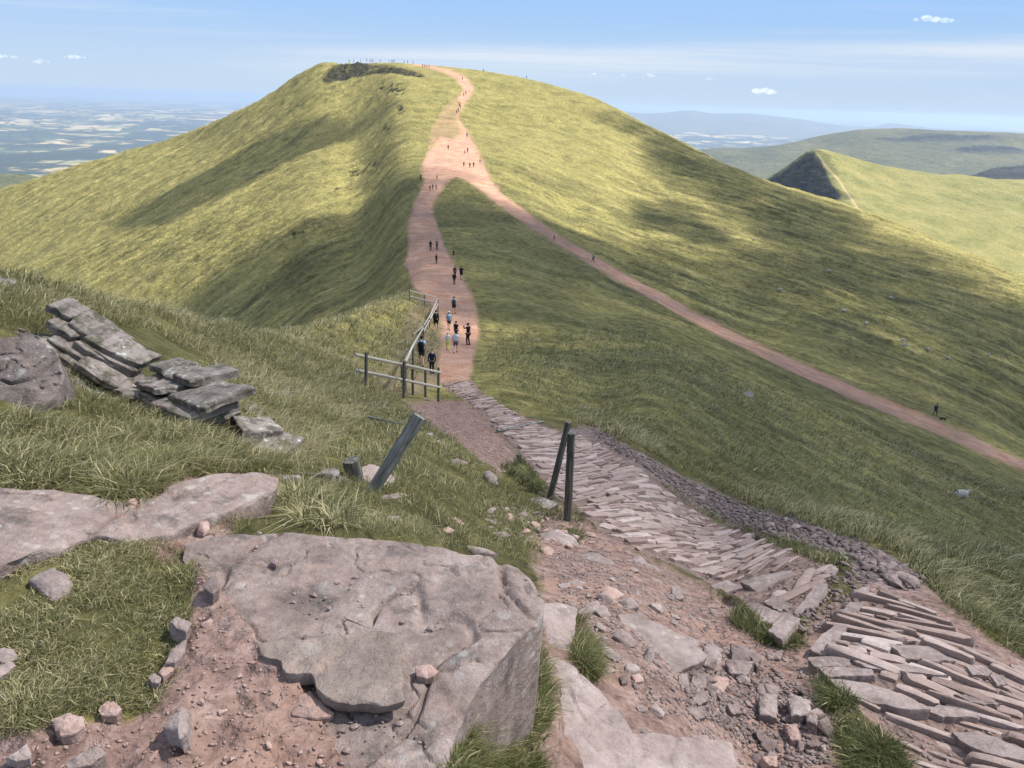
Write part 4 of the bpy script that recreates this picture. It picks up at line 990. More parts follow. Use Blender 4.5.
def build_rocks():
    slab('bedrock_slab', BIG, 'slab', .62, z=BIGZ, rough=.011, edge=.012, centre=(380, 640), res=.012, rings_max=80, nmax=420, crack=.022, label='broad pinkish grey bedrock slab with a sheer right edge, beneath the loose broken plate', cat='rock', under=.95, step=.009)
    slab('rock_plate', LOOSE, 'loose', .045, z=BIGZ+.058, rough=.006, edge=.006, res=.009, nmax=320, crack=.004, label='loose brown broken plate of rock lying on the broad bedrock slab', cat='rock', step=.003)
    slab('bedrock_ledge', LEDGE, 'slab', .22, lift=.02, follow=1, rough=.016, edge=.02, res=.02, rings_max=50, nmax=300, crack=.02, label='long flat bedrock ledge between the grass patch and the tall grass bank at left', cat='rock', centre=(130,520), step=.010)
    slab('bedrock_slab', LOWB, 'flag', .35, lift=.05, rough=.010, edge=.012, res=.012, rings_max=60, nmax=300, crack=.012, label='smooth low slab at the bottom edge beside the dirt, right of the grassy cleft', cat='rock', centre=(610,745), step=.003)
    slab('bedrock_slab', LOWA, 'flag', .28, lift=.10, rough=.010, edge=.02, label='small upright-edged slab touching the right corner of the broad bedrock slab', cat='rock', step=.003)
    slab('flagstone', FLAG, 'flag', .14, lift=.10, rough=.008, edge=.012, label='long pale flagstone lying aslant in the red dirt', cat='rock', tilt=(.02,.05))
    S = lambda pts, mat, th, lab, **k: slab(k.pop('name', 'stone'), pts, mat, th, label=lab, **k)
    R = 'rock'
    # stones on and round the big slab
    S(c7([(105,600),(112,565),(128,528),(160,527),(200,560),(236,592),(215,606),(170,611)]), 'pink', .07, 'wedge shaped pink stone tucked below the loose brown plate', z=BIGZ+.03, rough=.006)
    S(c7([(476,462),(500,452),(522,450),(548,470),(535,486),(508,491),(482,486)]), 'pink', .035, 'small pink stone on the bedrock slab right of the loose plate', z=BIGZ+.035, rough=.004)
    S(c7([(42,148),(52,134),(66,146),(60,156)]), 'rubble', .02, 'small dark pebble at the upper left of the broad slab', z=BIGZ+.02, rough=.002)
    S(c7([(530,88),(600,92),(690,102),(735,110),(725,116),(640,108),(560,100)]), 'flag', .05, 'thin grey strip of rock along the far edge of the broad slab', lift=.03, rough=.004)
    # grass patch, dirt at left
    S(c6b([(80,190),(115,165),(160,154),(195,170),(218,202),(205,232),(160,252),(135,240),(108,212)]), 'flag', .05, 'flat grey flagstone lying in the turf patch at left', lift=.045, rough=.006)
    S(c6([(735,572),(780,515),(826,470),(853,485),(857,520),(850,592),(815,615),(792,585)]), 'flag', .07, 'upright triangular pale stone on the dirt below the turf patch', lift=.07, tilt=(.25,-.1), rough=.006)
    S(c6([(230,532),(300,505),(378,516),(386,560),(350,590),(318,602),(275,607),(250,580)]), 'pink', .07, 'rounded pinkish stone half sunk at the lower rim of the turf patch', rough=.008, lift=.05)
    S(c6([(445,492),(490,452),(530,462),(556,492),(530,522),(460,520)]), 'pink', .06, 'smooth pinkish stone under a lip of turf, left of the triangular stone', rough=.007, lift=.04)
    S(c6([(292,740),(360,695),(440,655),(470,672),(482,692),(430,730),(312,772)]), 'flag', .06, 'long brick-like pale stone at the bottom left edge', rough=.006, lift=.05)
    S(c6([(20,715),(70,685),(122,650),(142,690),(138,716),(70,727)]), 'flag', .06, 'low flat pale stone in the bottom left corner', rough=.006, lift=.04)
    S(c6([(775,92),(800,68),(840,78),(880,98),(852,140),(810,120)]), 'flag', .06, 'squared grey stone at the right rim of the turf patch, topmost of three', rough=.006, lift=.055)
    S(c6([(755,268),(780,225),(802,195),(856,162),(846,226),(800,272)]), 'flag', .06, 'pale slanted stone at the right rim of the turf patch, middle of three', rough=.006, lift=.05)
    S(c6([(722,322),(752,285),(812,275),(792,312),(746,347)]), 'pink', .05, 'pink stone at the right rim of the turf patch just above a small round one', rough=.006, lift=.04)
    S(c6([(678,352),(702,330),(742,350),(726,376),(696,372)]), 'flag', .05, 'small pale round stone at the lowest right rim of the turf patch', rough=.005, lift=.045)
    S(c6([(-60,215),(20,205),(62,212),(82,250),(30,278),(-60,270)]), 'flag', .05, 'grey flat stone cut by the left edge, upper of two in the turf', rough=.006, lift=.04)
    S(c6([(-60,300),(10,285),(52,268),(72,290),(0,345),(-60,350)]), 'flag', .06, 'pale stone cut by the left edge, lower of two in the turf', rough=.006, lift=.04)
    S(c6b([(590,28),(605,12),(632,18),(634,42),(612,52),(592,46)]), 'pink', .07, 'round pinkish stone in the notch between ledge and broad slab', rough=.006, lift=.05, dome=.3)
    S(c6b([(610,222),(625,190),(650,192),(662,222),(640,238)]), 'rubble', .06, 'dark cubic stone near the left end of the broad slab', rough=.004, lift=.06)
    S(cl([(425,212),(440,190),(470,186),(480,200),(468,222),(436,224)]), 'pink', .08, 'round pinkish stone behind the ledge at the foot of the tall grass', rough=.008, lift=.07, dome=.3)
    S(cl([(688,228),(712,210),(730,218),(722,240),(700,240)]), 'flag', .05, 'small grey stone in the hollow of the ledge', rough=.004, lift=.12)
    # path side, by the posts
    S(c8([(50,75),(75,50),(140,40),(195,62),(215,95),(170,110),(110,120),(60,108)]), 'flag', .14, 'wide flat stone just below the foot of the two posts', lift=.07, rough=.008)
    S(c8([(205,122),(230,105),(265,112),(312,145),(310,182),(285,172),(240,150),(215,140)]), 'flag', .12, 'pale wedge stone beside the left edge of the pitched path', lift=.09, rough=.008)
    S(c8([(268,235),(282,212),(315,222),(340,240),(300,262),(278,258)]), 'pink', .14, 'pinkish block in the dirt above the long pale flagstone', lift=.10, rough=.008)
    S(c8([(200,282),(240,265),(285,268),(303,305),(270,325),(205,320)]), 'flag', .10, 'grey step stone right of the small upright-edged slab', lift=.06, rough=.008)
    S(c8([(158,205),(190,195),(222,205),(210,226),(170,230)]), 'flag', .07, 'flat grey stone in the worn turf above the step stone', rough=.006)
    S(c8([(570,405),(600,382),(636,405),(630,440),(600,440)]), 'flag', .12, 'block of pale rock at the lower end of the long flagstone', lift=.10, rough=.008)
    S(c8([(345,140),(385,118),(412,140),(452,165),(440,190),(395,185),(370,160)]), 'flag', .10, 'hollowed pale slab at the left edge of the pitched path', lift=.06, rough=.008)
    S(c8([(260,455),(290,450),(315,472),(290,480)]), 'flag', .05, 'small pale stone in the dirt beside the low slab, leftmost of a row', rough=.005)
    S(c8([(325,488),(345,484),(352,505),(332,512)]), 'rubble', .06, 'small rounded stone in the dirt beside the low slab, second of a row', rough=.005, lift=.05)
    S(c8([(360,485),(385,478),(400,500),(372,508)]), 'pink', .06, 'small rounded pinkish stone in the dirt beside the low slab, third of a row', rough=.005, lift=.05)
    S(cp([(660,366),(681,342),(703,360),(689,393)]), 'pink', .10, 'brick-red squarish stone on the rubble left of the two posts', lift=.12, rough=.006)
    S(cp([(716,376),(722,353),(736,352),(734,380)]), 'flag', .08, 'small white stone beside the brick-red one, left of the posts', lift=.10, rough=.005)
    S(cp([(440,372),(480,361),(516,388),(470,396)]), 'pink', .07, 'flat pink stone in the turf behind the broad slab', rough=.006)
    S(cp([(414,412),(450,398),(476,412),(430,430)]), 'pink', .07, 'small pink flat stone nearest the far edge of the broad slab', rough=.006)
    S(cp([(535,372),(600,364),(642,380),(600,396)]), 'flag', .08, 'thin grey flat stone left of the brick-red stone', rough=.006)
    S(cp([(604,426),(660,414),(692,430),(640,450)]), 'flag', .08, 'flat grey stone below the brick-red stone', rough=.006)
    S(cp([(583,190),(606,183),(636,205),(642,242),(602,226)]), 'flag', .08, 'upright grey slab at the foot of the pink dirt strip', lift=.18, tilt=(.1,-.5), rough=.006)
    S(cp([(752,288),(790,280),(832,290),(872,310),(820,336),(772,312)]), 'grey', .12, 'broad grey stone at the foot of the leaning left post', lift=.10, rough=.008)
    S(cp([(344,48),(390,41),(401,58),(362,67)]), 'flag', .08, 'pale flat stone in the turf right of the leaning timber, upper of two', rough=.006)
    S(cp([(380,78),(420,70),(412,90),(386,92)]), 'flag', .08, 'pale flat stone in the turf right of the leaning timber, lower of two', rough=.006)
    S(cp([(440,155),(480,138),(530,155),(500,168)]), 'rubble', .12, 'dark wedge of rock in the turf left of the pink dirt strip', lift=.12, rough=.01)
    # boulders in the grass of the left bank
    G = 'grey'
    S(cb([(122,135),(170,122),(216,150),(205,192),(150,176)]), G, .3, 'small grey boulder just above the pale broken outcrop of the bank', lift=.2, tilt=(.1,.4), rough=.02, cat=R, name='boulder')
    S(cb([(285,62),(350,45),(382,75),(330,100),(290,90)]), G, .3, 'pale stone alone in grass above the pale broken outcrop', lift=.15, tilt=(.1,.3), rough=.02, cat=R, name='boulder')
    S(cb([(515,470),(560,450),(612,460),(612,486),(530,492)]), G, .14, 'flat grey rock on top of the thin bedded ledge', lift=.24, tilt=(.05,.2), rough=.012, cat=R, name='boulder')
    S(cb([(715,455),(760,430),(805,440),(900,500),(888,566),(800,556),(730,505)]), 'flag', .22, 'pale broken rock under the leaning timber', lift=.20, tilt=(.1,.3), rough=.012, cat=R, name='boulder')
    S(cb([(818,582),(870,572),(930,563),(982,580),(900,612),(830,616)]), 'flag', .10, 'flat grey stone in front of the leaning timber', rough=.008)
    S(cb([(850,690),(880,678),(915,682),(962,742),(945,770),(880,768)]), 'flag', .12, 'oval grey stone in the turf below the leaning timber', lift=.10, tilt=(0,.2), rough=.01)
    S(cb([(738,692),(792,664),(802,700),(752,718)]), 'pink', .12, 'pale knob of rock in the mossy tussock below the timber foot', lift=.14, rough=.01)
    S(cb([(552,612),(592,600),(602,650),(560,668)]), 'rubble', .2, 'purple-grey stone standing in the tussock left of the timber foot', lift=.18, tilt=(0,.4), rough=.01)
    # rubble heap at the bottom
    q = [([(260,105),(330,120),(422,165),(402,230),(385,198),(270,186)],'largest grey block at the head of the rubble heap',.2),
         ([(230,192),(385,197),(352,268),(255,262)],'squared brown block under the largest block of the heap',.16),
         ([(120,132),(165,98),(226,145),(180,206),(140,180)],'pale block at the tip of the long flagstone, above the heap',.16),
         ([(145,337),(176,272),(266,296),(226,372)],'flat dark grey stone at the upper left of the heap',.12),
         ([(74,260),(140,282),(141,346),(58,322)],'pink stone beside the flat dark one in the heap',.12),
         ([(0,266),(40,268),(52,332),(-5,322)],'upright pale stone at the left tip of the heap',.12),
         ([(63,392),(120,354),(157,402),(100,432)],'brownish stone at the left side of the heap',.11),
         ([(38,442),(100,434),(152,482),(90,503)],'flat pink stone at the lower left of the heap',.09),
         ([(410,352),(502,373),(502,492),(408,472)],'tall purple block standing in the middle of the heap',.2),
         ([(550,352),(600,372),(672,402),(666,472),(570,472)],'pale chamfered block right of the tall purple block',.18),
         ([(638,462),(700,482),(702,532),(650,512)],'pale stone leaning on the chamfered block, right of the heap',.1),
         ([(528,520),(600,524),(622,602),(572,604)],'square pink flat stone low in the heap',.09),
         ([(648,612),(742,622),(702,642),(655,634)],'thin flat stone at the lower right of the heap',.06),
         ([(423,692),(502,690),(503,752),(440,724)],'grey stone at the very bottom of the heap',.1),
         ([(243,432),(300,418),(323,472),(268,473)],'dark grey stone in the centre left of the heap',.1),
         ([(188,370),(240,384),(252,416),(210,412)],'white edged stone under the flat dark grey one',.09),
         ([(438,166),(532,150),(512,192),(448,192)],'low flat stone behind the heap in the dirt',.07),
         ([(48,592),(110,573),(166,600),(161,632),(108,622)],'dark double stone above the right end of the low slab',.1)]
    for pts, lab, th in q:
        S(cq(pts), random.Random(len(lab)).choice(['rubble','flag','flag','pink','rubble']), th, lab, lift=th*.75, tilt=(random.uniform(-.2,.2), random.uniform(-.1,.2)), dome=.07, rough=.014, edge=.012)
    # kerb blocks of the drain across the path
    K = lambda pts, lab, th=.2, mat='flag', **k: S(pts, mat, th*.7, lab, name='kerb_stone', cat='kerb stone', lift=k.pop('lift', .12)*.5, rough=.010, edge=.018, **k)
    K(ck([(836,342),(868,320),(888,330),(866,362)]), 'small kerb stone farthest up the left side of the path drain')
    K(ck([(788,382),(832,364),(846,378),(815,435),(800,428)]), 'short kerb stone second from the far end, left side of the drain')
    K(ck([(760,430),(802,442),(745,560),(702,602),(655,566),(700,510)]), 'longest kerb block on the left side of the drain', .24, lift=.15)
    K(ck([(618,562),(682,590),(606,682),(545,642)]), 'kerb block nearest the camera on the left side of the drain', .24, lift=.16)
    K(ck([(560,550),(607,572),(545,632),(503,606)]), 'squared stone beside the nearest left kerb block', .2, lift=.15)
    K(ck([(490,520),(562,550),(500,604),(440,576)]), 'pale squared stone at the lower left corner of the upper path', .2, lift=.15)
    K(ck([(570,490),(662,540),(600,562),(525,520)]), 'bluish pale flat stone set behind the corner stones', .12, lift=.10)
    K(ck([(425,432),(540,400),(640,385),(737,430),(560,462),(500,476)]), 'broad flagstone spanning the end of the upper path', .12, lift=.085)
    K(ck([(300,450),(370,425),(472,470),(400,512),(350,490)]), 'rough flagstone at the left end of the upper path', .12, lift=.08)
    K(ck([(948,452),(982,455),(952,512),(918,490)]), 'small kerb stone farthest up the right side of the drain')
    K(ck([(900,516),(952,526),(892,612),(834,592)]), 'middle kerb block on the right side of the drain', .22, lift=.14)
    K(ck([(834,612),(888,620),(792,752),(720,722),(770,665)]), 'long kerb block nearest the camera on the right side of the drain', .24, lift=.15)
    K(ck([(690,385),(735,375),(775,395),(740,412)]), 'small flat stone beside the broad flagstone of the upper path', .1, lift=.09)
    # big flags of the lower path
    W = lambda pts, lab, th=.14, **k: S(pts, 'flag', th, lab, name='flagstone', cat='flagstone', lift=k.pop('lift', .075)*.55, rough=.010, edge=.014, **k)
    W(cr([(355,394),(420,398),(482,402),(565,446),(480,448),(415,440)]), 'pale wedge flagstone in the middle of the lower path')
    W(cr([(240,348),(330,342),(415,338),(418,356),(340,364),(250,368)]), 'narrow flagstone just below the right kerb stones')
    W(cr([(330,370),(380,366),(440,386),(360,394)]), 'small tapering flagstone above the pale wedge')
    W(cr([(178,500),(250,505),(335,522),(400,545),(445,562),(492,592),(410,592),(320,572),(230,545)]), 'large smooth flagstone at the left edge of the lower path', .16, lift=.10)
    W(cr([(148,466),(220,464),(312,470),(322,490),(180,495)]), 'flagstone at the left edge of the lower path above the large smooth one', .16, lift=.10)
    W(cr([(115,435),(180,432),(250,438),(245,462),(140,465)]), 'squared step stone at the left edge of the lower path below the kerb', .16, lift=.10)
    W(cr([(548,660),(640,660),(720,690),(790,715),(790,750),(700,735),(600,702)]), 'widest grey flagstone at the lower right corner of the path', .14, lift=.085)
    W(cr([(440,588),(520,580),(600,590),(640,618),(520,612)]), 'flat flagstone right of the large smooth one', .12)
    W(cr([(255,445),(340,450),(440,462),(545,490),(420,480),(300,468)]), 'long thin flagstone crossing the lower path', .12)
    W(cr([(555,545),(640,548),(700,578),(610,572)]), 'flat flagstone toward the right side of the lower path', .12)
    W(cr([(595,462),(640,458),(675,478),(660,492),(612,486)]), 'dark rounded stone on the right verge of the lower path, upper of two', .12, lift=.11)
    W(cr([(668,492),(700,490),(722,515),(690,520)]), 'dark rounded stone on the right verge of the lower path, lower of two', .12, lift=.11)
    W(cr([(725,455),(768,462),(790,500),(760,500)]), 'leaning stone at the right edge above the path', .14, lift=.12)
    # boulder and bedded outcrop at the upper left
    slab('boulder', [(-150,330),(-60,333),(0,336),(30,334),(52,346),(60,360),(64,378),(52,402),(34,420),(14,436),(-20,442),(-150,450)], 'boulder', .9, lift=.25, normal=(.15,-.55,.82), rough=.025, edge=.03, centre=(10,390), res=.02, rings_max=60, nmax=300, step=.03, crack=.04, dome=0, label='big dark boulder spotted with white lichen at the left edge', cat='rock')
    build_outcrop()
    slab('boulder', c3([(-60,50),(0,58),(52,70),(38,90),(18,106),(-60,104)]), 'grey', .3, lift=.08, tilt=(0,.05), rough=.03, label='grey rock at the left edge high on the crest of the bank', cat='rock')
    S(c3([(640,318),(668,322),(672,345),(650,350)]), 'rubble', .3, 'dark stone in grass right of the bedded outcrop', lift=.2, rough=.02, cat=R, name='boulder')
    S(c3([(730,446),(768,440),(790,455),(760,468)]), 'grey', .25, 'pale flat rock in grass between the two outcrops of the bank', lift=.15, rough=.02, cat=R, name='boulder')
    S([(742,393),(748,391),(754,393),(753,398),(744,398)], 'rubble', .5, 'lone grey rock out on the right hand slope', lift=.35, rough=.03, cat=R, name='boulder')
    # loose stones
    stone_kinds()
    heap = cq([(0,300),(60,250),(230,260),(420,230),(470,300),(660,380),(740,470),(760,620),(760,770),(420,770),(330,640),(200,520),(60,500),(30,420)])
    heap = [(680,680),(692,668),(730,672),(765,666),(800,690),(826,710),(830,745),(826,775),(762,775),(745,745),(715,722),(690,712)]
    stones_in(heap, 46, .05, .16, 1.5, 9, 'rubble', 'loose stone, one of many alike in the heap right of the low slab', 'stones of the bottom rubble heap', 11, power=1.8)
    stones_in([(548,600),(600,560),(650,575),(700,600),(745,640),(740,668),(690,668),(640,700),(690,735),(640,735),(600,690),(600,640)], 40, .06, .19, 1.5, 9, 'flag', 'flat angular stone, one of many alike on the dirt left of the rubble heap', 'flat stones on the dirt', 17, power=1.6)
    stones_in([(505,535),(545,500),(585,520),(600,545),(560,560)], 22, .06, .18, 3, 10, 'pink', 'reddish stone, one of many alike at the foot of the two posts', 'reddish stones by the posts', 18, power=1.6)
    strip = [(590,428),(640,455),(700,487),(760,512),(830,535),(890,558),(925,582),(905,592),(850,560),(800,546),(740,527),(690,500),(640,466),(604,444)]
    stones_in(strip, 58, .09, .26, 4, 24, 'rubble', 'purple stone, one of many alike in the rubble strip beside the path', 'stones of the rubble strip', 12, power=1.8)
    stones_in([(545,560),(600,545),(660,575),(740,625),(720,645),(660,620),(600,600),(560,600)], 14, .04, .11, 2, 10, 'flag', 'small stone scattered on the red dirt below the pitched path', 'stones scattered on the dirt', 13)
    stones_in(cp([(560,350),(700,330),(860,390),(880,450),(700,450),(600,430)]), 20, .06, .16, 4, 12, 'flag', 'small broken stone in the little rubble pile left of the two posts', 'stones of the little pile by the posts', 14)
    stones_in([(190,600),(330,650),(300,700),(330,768),(60,768),(60,730),(150,700),(180,650)], 18, .012, .038, .5, 4, 'pink', 'pebble among many alike on the dirt left of the loose brown plate', 'pebbles on the dirt at left', 15)
    grit('rubble', strip, 2600, .04, .16, 4, 24, 'rubble', 21, label='purple broken rubble filling the strip beside the path')
    grit('rubble', heap, 1500, .015, .07, 1.5, 9, 'rubble', 22, label='small broken stone between the blocks of the bottom heap')
    grit('gravel', [(545,540),(600,535),(700,590),(770,640),(840,640),(850,690),(870,768),(740,768),(640,700),(560,610)], 4200, .008, .045, 1.5, 11, 'flag', 23, avoid=[FLAG, LOWA, LOWB], label='red gravel on the trodden dirt below the path')
    grit('gravel', P_DIRT_LEFT, 2600, .004, .022, .5, 4, 'pink', 24, label='fine pinkish gravel on the dirt of the viewpoint', avoid=[])
    grit('gravel', [(500,470),(560,500),(585,545),(560,560),(520,545),(490,520)], 500, .015, .07, 3, 12, 'rubble', 25, label='chips of stone beside the two posts')
    grit('gravel', [(404,404),(470,402),(512,460),(500,478),(455,440)], 700, .03, .09, 8, 34, 'pink', 26, label='pink grit on the eroded strip left of the path')
    grit('rubble', [(842,562),(870,575),(862,600),(835,625),(800,640),(780,640),(815,600)], 260, .03, .12, 3, 11, 'rubble', 27, label='broken stone lying in the drain across the path')
    grit('gravel', P_STONES_LOW, 900, .012, .05, 2, 12, 'rubble', 28, label='chippings between the stones of the lower path')
    grit('gravel', P_STONES_UP, 1500, .02, .07, 4, 40, 'rubble', 29, label='chippings between the stones of the upper path')
    slab_crumbs()
def slab_crumbs():
    rg = np.random.default_rng(31); bm = bmesh.new(); k = 0
    while k < 230:
        cx, cy = [(340,680),(430,640),(395,720),(300,600),(470,600),(360,560)][rg.integers(0, 6)]; x, y = rg.normal(cx, 40), rg.normal(cy, 22)
        if not inpoly(np.array([x]), np.array([y]), BIG)[0] or inpoly(np.array([x]), np.array([y]), LOOSE)[0]: continue
        p = at_height(x, y, BIGZ-.004); s = .004+.014*rg.random()**3; k += 1
        res = bmesh.ops.create_icosphere(bm, subdivisions=1, radius=1)
        for v in res['verts']:
            q = v.co*(1+.35*rg.normal()*.5); v.co = p+Vector((q.x*s, q.y*s*.8, q.z*s*.55))
    o = obj('gravel', from_bm(bm, 'gravel', M['rubble'])); tag(o, 'crumbs of stone lying on the broad bedrock slab', 'gravel', kind='stuff')
def seg_dist(x, y, poly):
    d = np.full(x.shape, 1e9); n = len(poly)
    for i in range(n):
        ax, ay = poly[i]; bx, by = poly[(i+1) % n]; L = (bx-ax)**2+(by-ay)**2
        t = np.clip(((x-ax)*(bx-ax)+(y-ay)*(by-ay))/max(L, 1e-9), 0, 1); d = np.minimum(d, np.hypot(x-ax-t*(bx-ax), y-ay-t*(by-ay)))
    return np.where(inpoly(x, y, poly), d, -d)
def bed_row(name, P, Q, depth, thick, lmin, lmax, rg, parent, updir, mat='grey'):
    """one bed of rock: broken blocks side by side along P-Q, reaching back behind the line"""
    d = Q-P; L = d.length; u = d.normalized(); n = Vector((-u.y, u.x, 0)); n = n if n.y > 0 else -n; n.normalize()
    w = u.cross(n); w = w if w.z > 0 else -w
    V = []; Fc = []; o = 0; s = -.15*rg.random()
    while s < L:
        bl = rg.uniform(lmin, lmax); dp = depth*rg.uniform(.75, 1.2); th = thick*rg.uniform(.75, 1.15); k = 26
        per = np.linspace(0, 4, k, endpoint=False); sx = []
        for t in per:
            q = t % 1; e = int(t)
            sx.append([(q, 0), (1, q), (1-q, 1), (0, 1-q)][e])
        q = np.array(sx); sd = rg.integers(0, 9999)
        q = q+np.c_[.10*fbm(per*1.3+sd, per*0+1, 3, 5), .16*fbm(per*1.7+sd, per*0+7, 3, 6)]
        q = (q-.5)*(.97)+.5; sk = rg.normal(0, .12); off = rg.normal(0, .09*depth+.03); ti = rg.normal(0, .045); tj = rg.normal(0, .05)
        rings = []
        for f, zz in ((.55, .0), (.95, -.002), (1.0, -.010), (1.01, -th*.35), (.985, -th*.65), (1.0, -th)):
            r = .5+(q-.5)*f; nz = .008*fbm(r[:, 0]*4+sd, r[:, 1]*4+zz*30, 3, 8)
            rings.append(np.c_[r[:, 0]*bl+sk*r[:, 1]*dp, r[:, 1]*dp+nz*1.5*(zz < -.005)+off, zz+nz+ti*(r[:, 0]-.5)*bl+tj*(r[:, 1]-.5)*dp])
        loc = np.concatenate([rings[0].mean(0)[None]]+rings)
        W = np.array(P-parent.location)[None]+(loc[:, :1]+s)*np.array(u)+loc[:, 1:2]*np.array(n)+loc[:, 2:]*np.array(w)
        V.append(W)
        for i in range(k): Fc.append((o, o+1+i, o+1+(i+1) % k))
        for rr in range(len(rings)-1):
            A = o+1+rr*k; B = A+k
            for i in range(k): jn = (i+1) % k; Fc.append((A+i, B+i, B+jn)); Fc.append((A+i, B+jn, A+jn))
        o += len(W); s += bl*rg.uniform(.9, 1.15)
    ob = mesh_from(name, np.concatenate(V), np.array(Fc), M[mat], True); ob.parent = parent
    bm = bmesh.new(); bm.from_mesh(ob.data); bmesh.ops.recalc_face_normals(bm, faces=bm.faces); bm.to_mesh(ob.data); bm.free()
    try: ob.data.set_sharp_from_angle(angle=math.radians(32))
    except Exception: pass
    return ob
def stack(t, line, beds, thick, depth, lmin, lmax, back, seed, mat='grey', gap=1.0, lift=0.0):
    """beds piled up along a broken foot line, each set back behind the one below"""
    rg = np.random.default_rng(seed); pts = [hit(px, py) for px, py in line]
    for k in range(beds):
        th = thick*rg.uniform(.7, 1.35)
        for i in range(len(pts)-1):
            P, Q = pts[i].copy(), pts[i+1].copy(); n = Vector((-(Q-P).y, (Q-P).x, 0)); n = n if n.y > 0 else -n; n.normalize()
            sh = n*(back*k*rg.uniform(.8, 1.2)); up = Vector((0, 0, lift-.07+thick*gap*(k+.75)))
            if k and rg.random() < .12: continue
            bed_row('rock_bed', P+sh+up, Q+sh+up, depth, th, lmin, lmax, rg, t, None, mat)
def build_outcrop():
    t = empty('rock_outcrop', hit(115, 372), 'long dark outcrop of thinly bedded grey sandstone set into the left bank', 'outcrop')
    stack(t, [(36,362),(74,386),(106,402),(138,416)], 5, .075, .42, .22, .75, .13, 3)
    stack(t, [(136,408),(160,420),(180,428)], 3, .08, .34, .18, .5, .13, 5)
    stack(t, [(44,350),(80,362),(114,368)], 3, .075, .5, .3, .8, .14, 4, lift=.13)
    stack(t, [(126,378),(146,384),(164,396)], 2, .075, .34, .2, .5, .12, 6, lift=.06)
    u = empty('rock_outcrop', hit(285, 432), 'bulky pale lichened outcrop of broken rock in the middle of the left bank', 'outcrop')
    stack(u, [(238,446),(260,454),(280,454)], 2, .13, .34, .22, .5, .12, 8)
    stack(u, [(274,462),(296,464)], 1, .12, .3, .2, .45, .12, 9)
    w = empty('rock_ledge', hit(312, 474), 'low thin bedded rock ledge running from the long flat ledge to the leaning timber', 'rock')
    stack(w, [(279,488),(312,486),(346,484)], 2, .075, .40, .35, .8, .10, 12)
def build_path_stones():
    flags_low = [cr(p) for p in ([(355,394),(482,402),(565,446),(415,440)], [(178,500),(335,522),(492,592),(320,572)], [(548,660),(790,715),(790,750),(600,702)], [(148,466),(312,470),(180,495)])]
    flags_up = [ck(p) for p in ([(425,432),(640,385),(737,430),(500,476)], [(300,450),(370,425),(472,470),(400,512)], [(440,576),(562,500),(680,590),(605,680)], [(760,430),(802,442),(745,560),(655,566)])]
    a, b = hit(846, 655), hit(1000, 705); low = math.atan2(b.y-a.y, b.x-a.x)
    a, b = hit(590, 500), hit(680, 512); up = math.atan2(b.y-a.y, b.x-a.x)
    setts('stone_path', P_STONES_UP, up, .115, .42, 4, 42, 41, flags_up, .03, .042, (.6, .8, 1.0, 1.2, 1.8))
    setts('stone_path', P_STONES_LOW, low, .088, .36, 2.5, 12, 42, flags_low, .0, .036, (.5, .6, .8, .9, 1.2))
